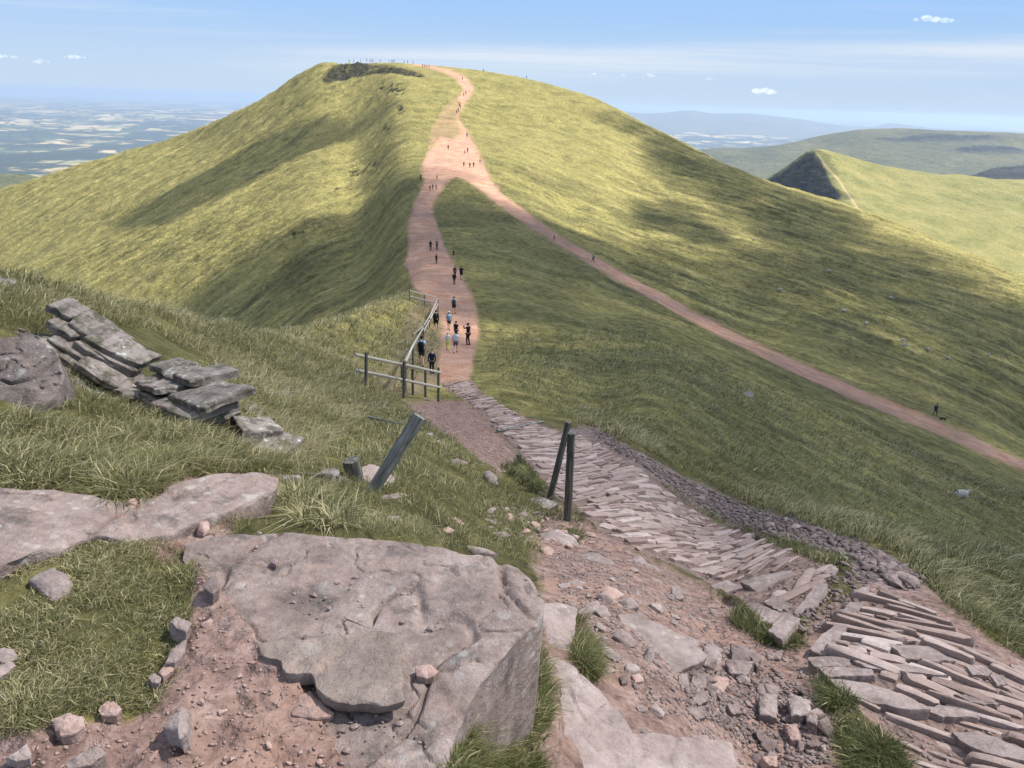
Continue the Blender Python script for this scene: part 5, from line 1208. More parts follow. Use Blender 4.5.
# ------------------------------------------------------------------ posts, timbers and fences
def foot_of(px, py, top_py=None, top_px=None):
    """ground point at the foot, and the point above it seen at the top row"""
    p = hit(px, py)
    if top_py is None: return p
    x, y, z = [float(v) for v in rays(top_px if top_px is not None else px, top_py)]
    k = math.hypot(p.x, p.y)/math.hypot(x, y)
    return p, Vector((x*k, y*k, z*k))
def build_timber():
    t = pole('leaning_timber', hit(364, 492)+Vector((0,0,-.1)), foot_of(364, 492, 421, 414)[1]+Vector((.03,.12,-.01)), .046, .050, 'timber', square=True, seed=1)
    tag(t, 'thick squared grey timber leaning out of the turf among rocks', 'timber post')
    p, q = foot_of(356, 479, 460, 351)
    t = pole('post_stump', p+Vector((0,0,-.05)), q, .075, .07, 'post', seed=2); tag(t, 'short charred looking stump of a post beside the leaning timber', 'stump')
    p, q = foot_of(549, 498, 422, 568.5)
    t = pole('wooden_post', p+Vector((0,0,-.1)), q, .052, .046, 'post', seed=3); tag(t, 'dark wooden post leaning to the right, left one of the crossing pair', 'post')
    p, q = foot_of(567.5, 521, 433, 571.5)
    t = pole('wooden_post', p+Vector((0,0,-.1)), q, .056, .052, 'post', seed=4); tag(t, 'dark wooden post standing nearly upright, right one of the crossing pair', 'post')
    p, q = foot_of(520, 463, 454, 519)
    t = pole('post_stump', p+Vector((0,0,-.05)), q, .05, .05, 'post', seed=5); tag(t, 'tiny stub of a post at the left edge of the stone path', 'stump')
    a, b = hit(497, 433)+Vector((0,0,.04)), hit(543, 423)+Vector((0,0,.04))
    t = pole('drain_log', a, b, .035, .035, 'timber', seed=6); tag(t, 'half buried log laid across the stone path as a drain', 'log')
    a, b = hit(366, 417)+Vector((0,0,.012)), hit(404, 425)+Vector((0,0,.012))
    t = pole('fallen_log', a, b, .026, .026, 'timber', seed=7); tag(t, 'thin weathered log lying in the grass below the near fence', 'log')
    def fence(label, posts, rails, group='wooden fences by the path'):
        f0 = hit(posts[0][0], posts[0][1])
        f = empty('wooden_fence', f0, label, 'fence', group)
        for i, (px, py, tx, ty) in enumerate(posts):
            p, q = foot_of(px, py, ty, tx); pole('post', p+Vector((0,0,-.15)), q, .048, .045, 'post', f, seed=20+i)
        for i, (x0, y0, r0, x1, y1, r1) in enumerate(rails):
            a = Vector([float(v) for v in rays(x0, y0)]); a = a*(r0/math.hypot(a.x, a.y)); b = Vector([float(v) for v in rays(x1, y1)]); b = b*(r1/math.hypot(b.x, b.y))
            pole('rail', a, b, .046, .046, 'rail', f, square=True, seed=40+i)
    R = lambda px, py: math.hypot(*hit(px, py).xy)
    ra, rb, rc = R(366, 389), R(404, 398), R(438, 401)
    fence('near wooden fence of two long rails across the grass in front of the walkers', [(365.6,389,366.2,352.3),(403.6,398,404.3,361),(438.3,401.5,438.5,367.5),(413,395,412.4,368.5),(425.4,397,425.4,370.5),(402,389,402,364.5)],
          [(355,354.5,ra-.12,440,372.5,rc-.13),(355.5,370,ra-.12,440,387.5,rc-.13)])
    rd, re, rf, rg_ = R(413, 371), R(423.3, 340), R(429.6,329), R(438,312)
    fence('side fence running downhill along the left edge of the path beside the walkers', [(405,392,405.5,361),(413,371,413,344),(423.3,340,423.3,325),(429.6,329,429.6,316),(438,312,438,297.5)],
          [(405.5,362,rb,413,345,rd),(413,345,rd,423.3,328,re),(407.5,339,re*.97,423.3,326,re),(423.3,326,re,429.6,316.5,rf),(429.6,316.5,rf,438,298.5,rg_),(423.3,332,re,438,304,rg_)])
    rh, ri = R(409.5, 301.5), R(424.4, 305)
    fence('far short fence closing the grass below the narrow ridge path', [(409.5,301.5,409.5,290),(424.4,305,424.4,293.8),(438,311,438.2,297)],
          [(409,290.5,rh,438,298,rg_),(409,296,rh,438,303.5,rg_)])
# ------------------------------------------------------------------ grass
def build_grass():
    mat_grass()
    patch = [(0,590),(40,548),(90,540),(170,540),(196,560),(196,600),(180,640),(172,680),(150,712),(80,716),(40,730),(0,736),(-230,760),(-230,590)]
    stones = [c6b([(80,190),(160,154),(218,202),(205,232),(150,248)]), c6b([(200,300),(330,290),(330,340),(220,345)])]
    grass('short trodden turf on the viewpoint at left', patch, 8600, 6, .012, .045, .0032, .5, 4.2, 1, tone=(.2,.72), spread=.025, avoid=stones, clump=.35, straw=.44, keep_lo=-.55)
    bank = [(-230,440),(-60,400),(10,425),(40,408),(62,368),(110,392),(165,425),(215,432),(250,445),(290,472),(205,474),(160,490),(130,506),(60,494),(-60,492),(-230,520)]
    grass('tall tangled grass on the bank behind the ledge', bank, 8600, 8, .045, .13, .0060, 3.3, 9.5, 2, tone=(.13,.72), lean=(.25,-.25), spread=.06, clump=.6, straw=.38)
    crest = [(-230,262),(-60,262),(20,275),(100,295),(200,318),(300,326),(410,290),(438,315),(430,360),(400,400),(330,440),(300,470),(262,450),(215,430),(210,360),(150,330),(60,318),(50,340),(-60,345),(-230,400)]
    grass('wind combed tussock grass over the crest of the left bank', crest, 13500, 6, .06, .17, .0075, 5, 72, 3, tone=(.10,.78), lean=(.55,-.2), spread=.12, clump=1.3, straw=.55, scale_far=9)
    mid = [(262,470),(300,450),(360,430),(405,405),(470,455),(520,490),(545,500),(540,560),(500,560),(440,545),(380,534),(280,528),(200,536),(240,510),(284,490)]
    grass('cropped turf around the leaning timber and behind the broad slab', mid, 6000, 7, .03, .10, .0050, 2.9, 24, 4, tone=(.12,.66), lean=(.15,-.1), spread=.06, clump=.8, straw=.36, scale_far=7)
    tuss = [(240,440),(350,440),(352,530),(285,520),(270,490)]
    grass('long rank tussocks below the thin bedded ledge', [(285,498),(345,500),(352,530),(300,528)], 420, 10, .06, .15, .0055, 3, 9, 5, tone=(.1,.7), lean=(0,-.35), clump=.5, straw=.5)
    cleft = [(498,690),(540,655),(545,700),(540,775),(440,775),(470,720)]
    grass('grass growing in the cleft under the broad slab', cleft, 2600, 7, .025, .08, .0042, 1, 4, 6, tone=(.15,.62), spread=.03, clump=.5, straw=.12)
    grass('grass between the step stones and the dirt', [(576,615),(590,640),(598,668),(592,684),(572,660)], 420, 9, .04, .11, .0040, 1, 6, 7, tone=(.15,.6), spread=.03, clump=.5, straw=.12)
    gut = [(815,680),(836,690),(866,720),(900,760),(905,790),(850,790),(832,720)]
    grass('dark lush grass along the left edge of the lower path', gut, 1300, 8, .04, .10, .0055, 2, 8, 8, tone=(.0,.45), lean=(-.2,-.3), clump=.5, straw=.05)
    grass('dark grass in the hollow under the corner stones of the path', [(738,612),(770,632),(800,640),(790,652),(755,640),(732,625)], 320, 9, .05, .12, .006, 3, 9, 9, tone=(0,.4), straw=.1)
    verge = [(850,530),(905,560),(930,590),(985,635),(1040,670),(1040,560),(960,545),(900,528)]
    grass('long blown tussocks on the right verge above the lower path', verge, 5600, 7, .07, .18, .0075, 5, 22, 10, tone=(.02,.62), lean=(.55,-.25), spread=.09, clump=.9, straw=.30, scale_far=9)
    rim = [(560,418),(640,446),(740,502),(840,535),(905,556),(930,545),(840,510),(740,478),(640,430),(580,408)]
    grass('straw coloured grass along the outer rim of the rubble', rim, 4200, 6, .06, .17, .0080, 8, 40, 11, tone=(.15,.75), lean=(.6,-.2), spread=.12, clump=1.0, straw=.5, scale_far=10)
    slope_ = [(470,300),(560,330),(700,400),(860,480),(1040,560),(1040,470),(900,440),(760,380),(620,300),(500,230)]
    grass('tufted grass across the right hand slope', [(478,370),(500,330),(640,330),(800,400),(1040,500),(1040,620),(930,560),(840,525),(740,492),(640,440),(560,415)], 15000, 4, .06, .13, .0085, 14, 105, 12, tone=(.15,.72), lean=(.6,-.2), spread=.16, clump=2.2, straw=.36, scale_far=11)
    grass('turf tufts in the worn ground by the two posts', [(560,500),(582,520),(580,545),(560,530),(545,515)], 160, 10, .05, .12, .006, 4, 12, 13, tone=(.1,.5), straw=.1)
    grass('turf overhanging the pink dirt strip', [(500,470),(520,458),(548,490),(530,496)], 260, 9, .06, .16, .008, 6, 16, 14, tone=(0,.4), straw=.1)
    grass('patches of turf on the rubble beside the path', [(640,470),(690,500),(740,528),(800,545),(845,560),(842,575),(800,556),(700,515)], 500, 7, .04, .10, .008, 5, 20, 15, tone=(.1,.5), straw=.2, clump=.5)
# ------------------------------------------------------------------ people and animals
def skin_mesh(name, nodes, edges, root=0, sub=1, extra=None):
    """one continuous surface grown over a skeleton: nodes (x, y, z, rx, ry)"""
    me = bpy.data.meshes.new('skeleton'); me.from_pydata([n[:3] for n in nodes], edges, [])
    o = bpy.data.objects.new('skeleton', me); COL.objects.link(o)
    o.modifiers.new('skin', 'SKIN').use_smooth_shade = True
    if sub: 
        s = o.modifiers.new('sub', 'SUBSURF'); s.levels = sub; s.render_levels = sub
    for i, n in enumerate(nodes):
        d = me.skin_vertices[0].data[i]; d.radius = (n[3], n[4]); d.use_root = (i == root)
    dg = bpy.context.evaluated_depsgraph_get(); dg.update()
    out = bpy.data.meshes.new_from_object(o.evaluated_get(dg)); out.name = name
    bpy.data.objects.remove(o); bpy.data.meshes.remove(me)
    if extra:
        bm = bmesh.new(); bm.from_mesh(out); extra(bm); bm.to_mesh(out); bm.free()
    out.materials.clear(); out.materials.append(None)
    for p in out.polygons: p.use_smooth = True
    return out
def ball(bm, c, r, sub=2):
    res = bmesh.ops.create_icosphere(bm, subdivisions=sub, radius=1)
    for v in res['verts']: v.co = Vector((v.co.x*r[0]+c[0], v.co.y*r[1]+c[1], v.co.z*r[2]+c[2]))
def tube(bm, pts, rad, n=5):
    prev = None
    for k, (p, r) in enumerate(zip(pts, rad)):
        p = Vector(p); d = (Vector(pts[min(k+1, len(pts)-1)])-Vector(pts[max(k-1, 0)])).normalized()
        q = d.to_track_quat('Z', 'Y'); ring = [bm.verts.new(p+q @ Vector((math.cos(6.2832*i/n)*r, math.sin(6.2832*i/n)*r, 0))) for i in range(n)]
        if prev:
            for i in range(n): bm.faces.new((prev[i], prev[(i+1) % n], ring[(i+1) % n], ring[i]))
        prev = ring
    bm.faces.new(prev)
def joints(pose):
    """joint positions of a 1.75 m walker facing +y"""
    J = dict(pelvis=(0,0,.96), spine=(0,-.01,1.14), chest=(0,.0,1.36), neck=(0,.0,1.495), head=(0,.02,1.56))
    st = {'walk': .24, 'step': -.20, 'stand': .03, 'phone': .02, 'crouch': .1}[pose]
    for s, k in ((-1, 1), (1, -1)):
        f = st*k
        J['hip', s] = (.085*s, 0, .90); J['knee', s] = (.095*s, f*.55+(.06 if f < 0 else .05), .50); J['ankle', s] = (.095*s, f*1.0-(.06 if f < 0 else .0), .085 if f >= -.1 else .13)
        J['toe', s] = (.105*s, J['ankle', s][1]+.17, .035 if f >= -.1 else .06)
        J['shoulder', s] = (.175*s, 0, 1.425)
        a = -st*k*.8
        J['elbow', s] = (.235*s, a*.35-.03, 1.15); J['wrist', s] = (.235*s, a*.9+.06, .93); J['hand', s] = (.23*s, a*1.0+.09, .86)
    if pose == 'phone':
        for s in (-1, 1): J['elbow', s] = (.26*s, .20, 1.33); J['wrist', s] = (.15*s, .30, 1.55); J['hand', s] = (.10*s, .32, 1.63)
    return J
RAD = dict(pelvis=(.145,.105), spine=(.13,.095), chest=(.15,.10), neck=(.058,.058), head=(.05,.05), hip=(.088,.088), knee=(.058,.058), ankle=(.038,.038), toe=(.034,.028), shoulder=(.062,.058), elbow=(.042,.042), wrist=(.030,.028), hand=(.036,.022))
_pm = {}
def body_parts(pose, sleeve, leg):
    key = (pose, sleeve, leg)
    if key in _pm: return _pm[key]
    J = joints(pose); L = lambda a, b, t: tuple(a[i]+(b[i]-a[i])*t for i in range(3))
    def build(names, edges, k=1.0, over=None, name='body', extra=None):
        nodes = []; ix = {}
        for n in names:
            p = over[n][0] if over and n in over else J[n]
            r = over[n][1] if over and n in over else RAD[n[0] if isinstance(n, tuple) else n]
            ix[n] = len(nodes); nodes.append((*p, r[0]*k, r[1]*k))
        return skin_mesh(name, nodes, [(ix[a], ix[b]) for a, b in edges], 0, 1, extra)
    def hands_head(bm):
        ball(bm, (0, .02, 1.635), (.076, .095, .118)); ball(bm, (0, .115, 1.625), (.014, .02, .022), 1)
        for s in (-1, 1):
            ball(bm, (.077*s, .01, 1.63), (.012, .02, .03), 1); ball(bm, (.030*s, .104, 1.65), (.013, .009, .009), 1)
            w = Vector(J['wrist', s]); h = Vector(J['hand', s]); d = (h-w).normalized(); side = Vector((0, 1, 0)) if pose != 'phone' else Vector((0, 0, 1)); side = (side-d*side.dot(d)).normalized(); cu = d.cross(side)*(-s)
            for q, ln in ((-1.5, .062), (-.5, .078), (.5, .084), (1.5, .074)):
                b = h+side*q*.017; tube(bm, [b, b+d*ln*.55+cu*.006, b+d*ln+cu*.028], [.0095, .0088, .007])
            b = h-d*.03+side*.032; tube(bm, [b, b+side*.03+d*.025, b+side*.035+d*.06], [.011, .010, .008])
    N = ['pelvis','spine','chest','neck','head']; E = [('pelvis','spine'),('spine','chest'),('chest','neck'),('neck','head')]
    for s in (-1, 1):
        N += [('hip',s),('knee',s),('ankle',s),('toe',s),('shoulder',s),('elbow',s),('wrist',s),('hand',s)]
        E += [('pelvis',('hip',s)),(('hip',s),('knee',s)),(('knee',s),('ankle',s)),(('ankle',s),('toe',s)),('chest',('shoulder',s)),(('shoulder',s),('elbow',s)),(('elbow',s),('wrist',s)),(('wrist',s),('hand',s))]
    P = {'body': build(N, E, 1.0, None, 'body', hands_head)}
    # top
    ov = {'pelvis': ((0,0,.93), (.165,.13)), 'neck': (L(J['chest'], J['neck'], .85), (.085,.08))}
    N = ['pelvis','spine','chest','neck']; E = [('pelvis','spine'),('spine','chest'),('chest','neck')]
    for s in (-1, 1):
        if sleeve == 'long': ov['wrist', s] = (J['wrist', s], (.042,.042))
        else: ov['elbow', s] = (L(J['shoulder', s], J['elbow', s], .62), (.062,.06))
        N += [('shoulder',s),('elbow',s)]; E += [('chest',('shoulder',s)),(('shoulder',s),('elbow',s))]
        if sleeve == 'long': N.append(('wrist',s)); E.append((('elbow',s),('wrist',s)))
    P['top'] = build(N, E, 1.17, ov, 'shirt')
    ov = {}; N = ['pelvis']; E = []
    for s in (-1, 1):
        N += [('hip',s),('knee',s)]; E += [('pelvis',('hip',s)),(('hip',s),('knee',s))]
        if leg == 'long': N.append(('ankle',s)); E.append((('knee',s),('ankle',s))); ov['ankle', s] = (J['ankle', s], (.052,.055))
        else: ov['knee', s] = (L(J['hip', s], J['knee', s], .80), (.082,.085))
    P['legs'] = build(N, E, 1.14, ov, 'trousers')
    for s, nm in ((-1, 'shoeL'), (1, 'shoeR')):
        a, t = J['ankle', s], J['toe', s]; bm = bmesh.new(); ball(bm, (a[0], a[1]+.05, a[2]-.045), (.05, .135, .05)); ball(bm, (a[0], a[1]-.02, a[2]+.01), (.046, .055, .055))
        me = from_bm(bm, 'shoe', None, True); me.materials.append(None); P[nm] = me
    bm = bmesh.new(); ball(bm, (0, .005, 1.655), (.086, .102, .118))
    bmesh.ops.delete(bm, geom=[v for v in bm.verts if (v.co.y > .05 and v.co.z < 1.70) or v.co.z < 1.57], context='VERTS')
    me = from_bm(bm, 'hair', None, True); me.materials.append(None); P['hair'] = me
    bm = bmesh.new(); bmesh.ops.create_cube(bm, size=1); bmesh.ops.subdivide_edges(bm, edges=bm.edges, cuts=3, use_grid_fill=True)
    for v in bm.verts:
        p = v.co*2; m = max(abs(p.x), abs(p.y), abs(p.z)); q = p.normalized()*1.25*m*.5+p*.5
        v.co = Vector((q.x*.155, q.y*.10-.215, q.z*.25+1.21))
    for s in (-1, 1): tube(bm, [(.09*s, -.14, 1.40), (.10*s, -.02, 1.50), (.10*s, .12, 1.40), (.105*s, .12, 1.22), (.12*s, -.10, 1.08)], [.02]*5, 6)
    me = from_bm(bm, 'backpack', None, True); me.materials.append(None); P['pack'] = me
    bm = bmesh.new(); ball(bm, (0, .01, 1.70), (.095, .11, .075)); ball(bm, (0, .09, 1.685), (.08, .10, .014), 1)
    me = from_bm(bm, 'hat', None, True); me.materials.append(None); P['hat'] = me
    _pm[key] = P; return P
_cm = {}
def cloth(c):
    c = tuple(c)
    if c not in _cm:
        nt = NT('fabric'); n = nt.noise(nt.pos(obj=True), 14, 3); nt.bsdf(nt.mix(nt.math('MULTIPLY', n, .4), c, tuple(v*.45 for v in c)), .9, None, .15); _cm[c] = nt.m
    return _cm[c]
SKINS = [(.52,.33,.25), (.45,.27,.19), (.58,.39,.30)]
BLACK=(.012,.012,.014); NAVY=(.018,.024,.06); WHITE=(.62,.62,.62); LBLUE=(.34,.52,.66); TEAL=(.22,.48,.47); GREY=(.10,.105,.11); DKGREY=(.035,.037,.04); YELL=(.52,.53,.12); PINK=(.45,.16,.18); BLUE=(.05,.12,.30); BEIGE=(.34,.28,.20); RED=(.35,.03,.03)
def person(px, py, hpx, label, pose='walk', top=BLACK, legs=DKGREY, sleeve='short', leg='long', pack=None, hair=(.02,.014,.01), hat=None, yaw=0.0, skin=0, group=None, scale=None, shoe=(.05,.045,.04), rmin=0, parts=True):
    p = hit(px, py) if rmin == 0 else skyline_point(px, py, rmin)
    L = p.length; cosd = math.hypot(p.x, p.y)/L
    sc = scale or min(1.1, max(.55, hpx*L/(F*cosd)/1.76))
    e = empty('person', p+Vector((0,0,-.015)), label, 'person', group, yaw); e.scale = (sc,)*3
    P = body_parts(pose, sleeve, leg)
    def add(name, me, c):
        o = bpy.data.objects.new(name, me); COL.objects.link(o); o.parent = e
        o.material_slots[0].link = 'OBJECT'; o.material_slots[0].material = cloth(c)
    add('body', P['body'], SKINS[skin]); add('shirt' if sleeve == 'short' else 'jacket', P['top'], top); add('trousers' if leg == 'long' else 'shorts', P['legs'], legs)
    add('shoe', P['shoeL'], shoe); add('shoe', P['shoeR'], shoe)
    if hat: add('hat', P['hat'], hat)
    add('hair', P['hair'], hair)
    if pack: add('backpack', P['pack'], pack)
    return e
def skyline_point(px, py, rmin):
    """nearest ground to the sight line beyond a distance (figures standing on the skyline)"""
    az, t = ray_at(px, py); az = float(az); t = float(t)
    rr = np.linspace(rmin, 540, 700); hz = H(rr*math.sin(az), rr*math.cos(az))/rr
    k = np.argmax(hz >= t) if (hz >= t).any() else int(np.argmax(hz))
    return Vector((rr[k]*math.sin(az), rr[k]*math.cos(az), hz[k]*rr[k]))
def build_people():
    w = person
    w(421.7, 366, 30, 'walker in pale blue shirt with a big black backpack behind the near fence', 'walk', LBLUE, DKGREY, pack=BLACK, leg='short')
    w(432, 375, 26, 'person in navy jacket facing the camera just behind the near fence rail', 'stand', NAVY, (.015,.015,.02), 'long', yaw=2.9)
    w(436, 331, 21, 'walker all in black with bare lower legs beside the side fence rail', 'step', BLACK, BLACK, 'long', 'short', pack=(.02,.02,.022), yaw=-.2)
    w(449, 330, 18.5, 'walker in grey-blue shirt and dark shorts with a blue backpack and pale cap', 'walk', (.20,.27,.36), DKGREY, leg='short', pack=(.16,.30,.42), hat=(.5,.5,.48))
    w(454, 314, 17.5, 'walker in teal shirt and black shorts with a dark pack, farthest of the close group', 'step', TEAL, BLACK, leg='short', pack=(.03,.05,.07))
    w(456, 340, 19, 'dark haired person in black shirt half hidden behind the light blue shirt', 'stand', BLACK, DKGREY, yaw=-.6)
    w(447.5, 350.5, 17.5, 'small child in white top and yellow leggings with pale hat', 'walk', WHITE, YELL, 'long', hat=(.62,.58,.5), hair=(.3,.2,.1), scale=.70)
    w(455.5, 353, 22, 'walker in very pale blue shirt and grey shorts hand in hand with the small child', 'step', (.50,.58,.72), GREY, leg='short', skin=2)
    w(468, 345, 22, 'figure all in black holding up a phone at the right edge of the path', 'phone', BLACK, (.02,.016,.016), 'long', yaw=.9)
    w(454.3, 284.5, 12, 'walker in black, nearer of two in single file on the narrow ridge path', 'walk', BLACK, BLACK, 'long', pack=BLACK)
    w(454.8, 278, 12, 'walker in dark grey just ahead of the black one in single file', 'step', DKGREY, BLACK, 'long')
    w(461.3, 280, 14, 'broad walker in black top with bare shins on the right edge of the ridge path', 'walk', BLACK, (.02,.02,.025), leg='short', pack=BLACK)
    w(453.6, 258.5, 8.5, 'walker in black standing on the grass edge right of the ridge path', 'stand', BLACK, DKGREY, leg='short')
    w(436.4, 263.5, 9.5, 'lone walker in dark clothes with maroon pack in the middle of the ridge path', 'walk', DKGREY, BLACK, pack=(.10,.02,.02))
    w(430.6, 250.5, 10, 'walker in black, left one of a pair side by side on the ridge path', 'stand', BLACK, BLACK, 'long')
    w(436.9, 250, 10.5, 'walker in khaki top and black trousers, right one of a pair side by side', 'walk', (.16,.15,.10), BLACK)
    T = 'walkers far up the path'
    w(430, 190.8, 5.5, 'tiny dark walker, left of three abreast where the path narrows', 'walk', BLACK, BLACK, 'long', group=T)
    w(432.8, 190, 5.5, 'tiny dark walker, middle of three abreast where the path narrows', 'step', BLACK, DKGREY, 'long', group=T)
    w(436.2, 190, 5.5, 'tiny walker in reddish top, right of three abreast where the path narrows', 'walk', PINK, DKGREY, group=T)
    w(420.8, 180, 5.5, 'tiny black walker at the left edge of the wide bare patch', 'stand', BLACK, BLACK, 'long', group=T)
    w(437, 180, 5, 'tiny pale walker in the middle of the wide bare patch', 'walk', BEIGE, GREY, group=T)
    w(463.8, 167, 5.2, 'tiny walker, left of three together above the fork of the paths', 'walk', DKGREY, BLACK, 'long', group=T)
    w(469.8, 168, 5.2, 'tiny black walker, middle of three together above the fork of the paths', 'stand', BLACK, BLACK, 'long', group=T)
    w(473.6, 167.4, 5.2, 'tiny black walker, right of three together above the fork of the paths', 'step', BLACK, NAVY, 'long', group=T)
    w(480, 163, 4, 'tiny dark walker alone at the right rim of the path above the fork', 'stand', RED, BLACK, group=T)
    w(448.2, 150, 5.2, 'tiny walker alone on the bare slope left of the climbing path', 'walk', DKGREY, BLACK, 'long', group=T)
    w(464.7, 154, 4, 'tiny pale walker beside the kink of the climbing path', 'walk', WHITE, GREY, group=T)
    w(467.6, 153, 5.2, 'tiny navy walker on the kink of the climbing path', 'step', NAVY, BLACK, group=T)
    w(467, 137.5, 4.8, 'tiny walker on the bend halfway up the steep climb', 'walk', (.12,.08,.10), BLACK, group=T)
    w(460.2, 108.5, 4.6, 'tiny black walker at the head of the steep stepped climb', 'walk', BLACK, BLACK, group=T)
    w(459.2, 106.5, 4.2, 'tiny walker close behind the one at the head of the steep climb', 'step', GREY, BLACK, group=T)
    w(458.4, 112, 4.2, 'tiny walker in blue below the head of the steep climb', 'walk', BLUE, DKGREY, group=T)
    w(456.8, 114, 4.2, 'tiny walker in red below the head of the steep climb', 'step', (.25,.08,.08), DKGREY, group=T)
    w(465.8, 95, 4.2, 'tiny walker, right one of two on the last bend below the top', 'walk', NAVY, BLACK, group=T)
    w(463.6, 96.5, 4.2, 'tiny walker, left one of two on the last bend below the top', 'walk', GREY, DKGREY, group=T)
    w(462.3, 80.5, 4, 'tiny walker by himself on the top bend of the path', 'walk', DKGREY, BLACK, group=T)
    for i, x in enumerate((424.8, 427.0, 429.2, 422.6)):
        w(x, 68.2-.25*(3-i if i < 3 else 4), 3.8, 'tiny walker among four close together on the path just below the summit edge', 'walk', [NAVY, PINK, DKGREY, BLACK][i], BLACK, group='four walkers below the summit edge', scale=1.0)
    for i, x in enumerate((349, 353.6, 360.5, 366.5, 370, 371.3, 372.8, 380, 389, 391.8, 393.2, 394.6, 404, 407.5, 413)):
        w(x, 57, 3.2, 'tiny figure among many standing along the summit skyline', 'stand', [BLACK, BLUE, NAVY, GREY, DKGREY, TEAL, RED][i % 7], BLACK, group='figures on the summit skyline', scale=1.0, rmin=460, yaw=i)
    w(483.5, 72, 3, 'tiny dark figure alone on the grassy top right of the path', 'stand', BLACK, BLACK, scale=.95, rmin=440, group=T)
    w(526.5, 76, 3, 'tiny figure alone on the right shoulder of the summit skyline', 'stand', BLUE, GREY, scale=1.0, rmin=440, group=T)
    w(593, 262.5, 8.5, 'walker in dark clothes with white top edge on the long diagonal path', 'walk', (.10,.11,.14), BLACK, 'long', pack=(.30,.32,.34), yaw=1.0)
    w(554, 240, 5.2, 'small dark walker farther up the long diagonal path', 'walk', BLACK, BLACK, 'long', yaw=.8)
    w(934.5, 416, 12, 'walker in dark blue with a high backpack on the diagonal path beside a dog', 'step', (.03,.04,.07), (.03,.035,.05), 'long', pack=(.03,.05,.08), yaw=-1.0)
def animal(name, px, py, label, cat, mat, L=1.05, hgt=.78, fat=.27, lie=False, graze=False, yaw=0, group=None, scale=1.0, tail=False):
    p = hit(px, py)
    z0 = hgt*.62 if not lie else fat*.85
    N = [(0,0,z0,fat*.95,fat), (0,L*.30,z0+.02,fat*.9,fat*.95), (0,L*.48,z0+.05,fat*.55,fat*.6), (0,-L*.30,z0,fat*.92,fat*.95), (0,-L*.44,z0-.02,fat*.6,fat*.6)]
    E = [(0,1),(1,2),(0,3),(3,4)]
    hx = [(0,L*.60,z0+.14,fat*.34,fat*.34),(0,L*.70,z0+.20,fat*.32,fat*.34),(0,L*.86,z0+.11,fat*.2,fat*.2)] if not graze else [(0,L*.62,z0-.08,fat*.34,fat*.34),(0,L*.74,z0-.26,fat*.3,fat*.32),(0,L*.80,z0-.42,fat*.2,fat*.2)]
    b = len(N); N += hx; E += [(2,b),(b,b+1),(b+1,b+2)]
    for sx in (-1, 1):
        for front in (True, False):
            at = 1 if front else 3; y = N[at][1]; i = len(N)
            if lie: N += [(sx*fat*.75,y+.08,.10,.06,.06),(sx*fat*.8,y+.28,.05,.045,.045)]; E += [(at,i),(i,i+1)]
            else:
                k = .04 if front else -.06
                N += [(sx*fat*.55,y,z0-fat*.75,.075,.08),(sx*fat*.55,y+k,z0*.42,.045,.045),(sx*fat*.55,y-(.0 if front else -.02),.04,.036,.036)]; E += [(at,i),(i,i+1),(i+1,i+2)]
    if tail: i = len(N); N += [(0,-L*.56,z0+.06,.04,.04),(0,-L*.78,z0+.16,.025,.025)]; E += [(4,i),(i,i+1)]
    def ears(bm):
        h = N[b+1]
        for s in (-1, 1): ball(bm, (s*fat*.42, h[1]-.02, h[2]+fat*.22), (fat*.2, fat*.08, fat*.1), 1)
    me = skin_mesh(name, N, E, 0, 1, ears); me.materials.clear(); me.materials.append(mat)
    o = bpy.data.objects.new(name, me); COL.objects.link(o); o.location = p+Vector((0,0,-.02)); o.rotation_euler = (0,0,yaw); o.scale = (scale,)*3
    return tag(o, label, cat, group)
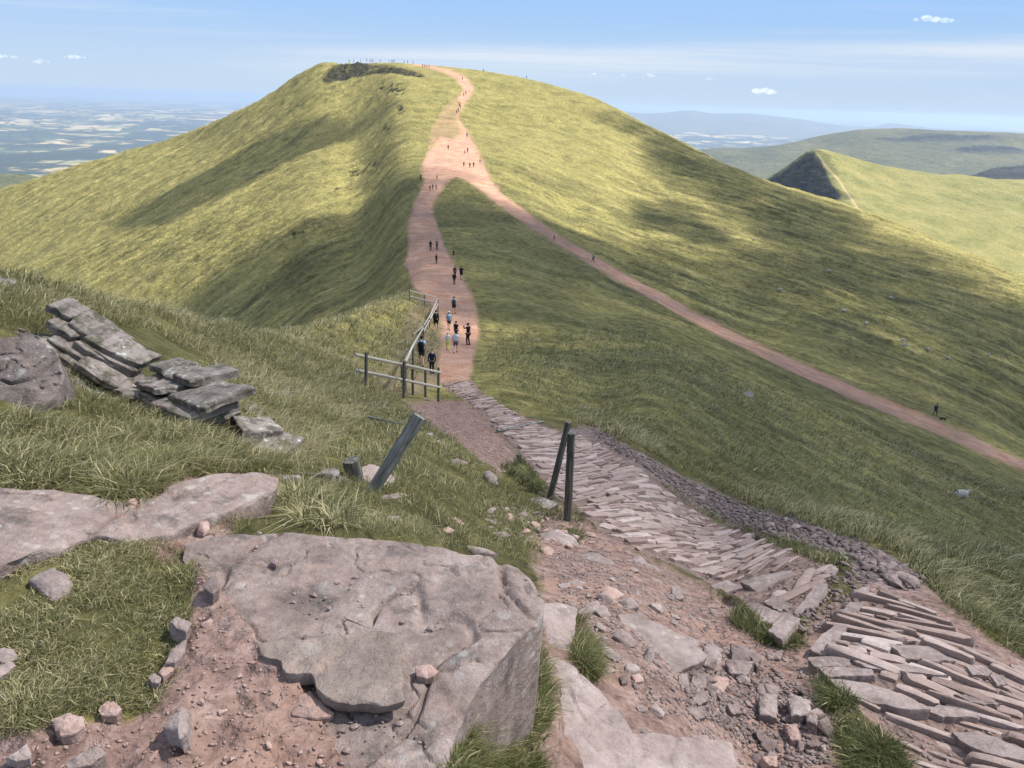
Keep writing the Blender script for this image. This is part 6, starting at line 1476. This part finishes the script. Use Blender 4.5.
def build_animals():
    nt = NT('fleece'); n = nt.noise(nt.pos(obj=True), 9, 4); nt.bsdf(nt.ramp(n, [(.35, (.26,.235,.19)), (.6, (.46,.43,.37))]), .95, nt.bump(n, .8, .05), .1); fl = nt.m
    nt = NT('black_fur'); n = nt.noise(nt.pos(obj=True), 12, 3); nt.bsdf(nt.ramp(n, [(.3, (.008,.008,.008)), (.7, (.025,.023,.02))]), .7, None, .3); bl = nt.m
    animal('dog', 942.5, 420.5, 'black dog on the diagonal path walking beside the backpacker', 'dog', bl, .80, .55, .14, yaw=-1.9, tail=True)
    G = 'sheep grazing the right hand slope'
    animal('sheep', 959.5, 496, 'largest and nearest white sheep lying on the grass below the diagonal path', 'sheep', fl, 1.15, .8, .30, lie=True, yaw=-1.4, group=G)
    sp = [(903.5,342,'sheep, upper of two close together above the diagonal path'), (904,347,'sheep, lower of two close together above the diagonal path'), (928,351,'sheep alone right of the pair above the diagonal path'),
          (865.5,325,'sheep a little left of and above the close pair'), (844,312,'sheep midway between the path and the dark gully, left of the pair'), (891,299,'sheep high above the close pair near the dark gully'),
          (779,291,'sheep nearest to the middle of the diagonal path on its upper side'), (948.5,360,'sheep second from the right edge of the slope'), (988.5,356,'sheep nearest the right edge of the photo'),
          (829,272,'sheep on the dark streaked slope under the skyline'), (726,229,'sheep in the shadow patch, left one of two'), (753.6,240.5,'sheep in the shadow patch, right one of two')]
    for i, (x, y, l) in enumerate(sp):
        animal('sheep', x, y, 'small white '+l, 'sheep', fl, 1.05, .78, .27, graze=i % 3 != 0, yaw=[1.2,-1.5,.4,-1.0,1.7][i % 5], group=G, scale=1.0)
# ------------------------------------------------------------------ camera and render settings
def build_camera():
    c = bpy.data.cameras.new('camera'); o = bpy.data.objects.new('camera', c); COL.objects.link(o)
    c.sensor_fit = 'HORIZONTAL'; c.sensor_width = 36; c.lens = 36*F/1024; c.clip_start = .05; c.clip_end = 200000
    cr, sr, cp, sp = math.cos(ROLL), math.sin(ROLL), math.cos(PITCH), math.sin(PITCH)
    X = Vector((1,0,0)); U = Vector((0,sp,cp)); Fw = Vector((0,cp,-sp))
    right = X*cr+U*sr; up = -X*sr+U*cr
    M = Matrix((right, up, -Fw)).transposed().to_4x4(); o.matrix_world = M
    SC.camera = o
    SC.view_settings.view_transform = 'Standard'; SC.view_settings.look = 'None'; SC.view_settings.gamma = 1; SC.view_settings.use_curve_mapping = False
    SC.view_settings.exposure = EXPOSURE
    cy = SC.cycles; cy.use_denoising = True; cy.max_bounces = 6; cy.diffuse_bounces = 3; cy.transparent_max_bounces = 24; cy.volume_bounces = 2
    SC.render.engine = 'CYCLES'
import time as _t
_t0 = _t.time()
def _log(s): print('STEP', s, round(_t.time()-_t0, 1))
build_terrain(); _log('terrain'); build_hills(); build_light(); build_haze(); build_clouds(); build_puffs(); _log('far')
mats(); build_rocks(); _log('rocks'); build_path_stones(); _log('setts'); build_timber(); build_grass(); _log('grass'); build_people(); build_animals(); _log('people')
build_camera()
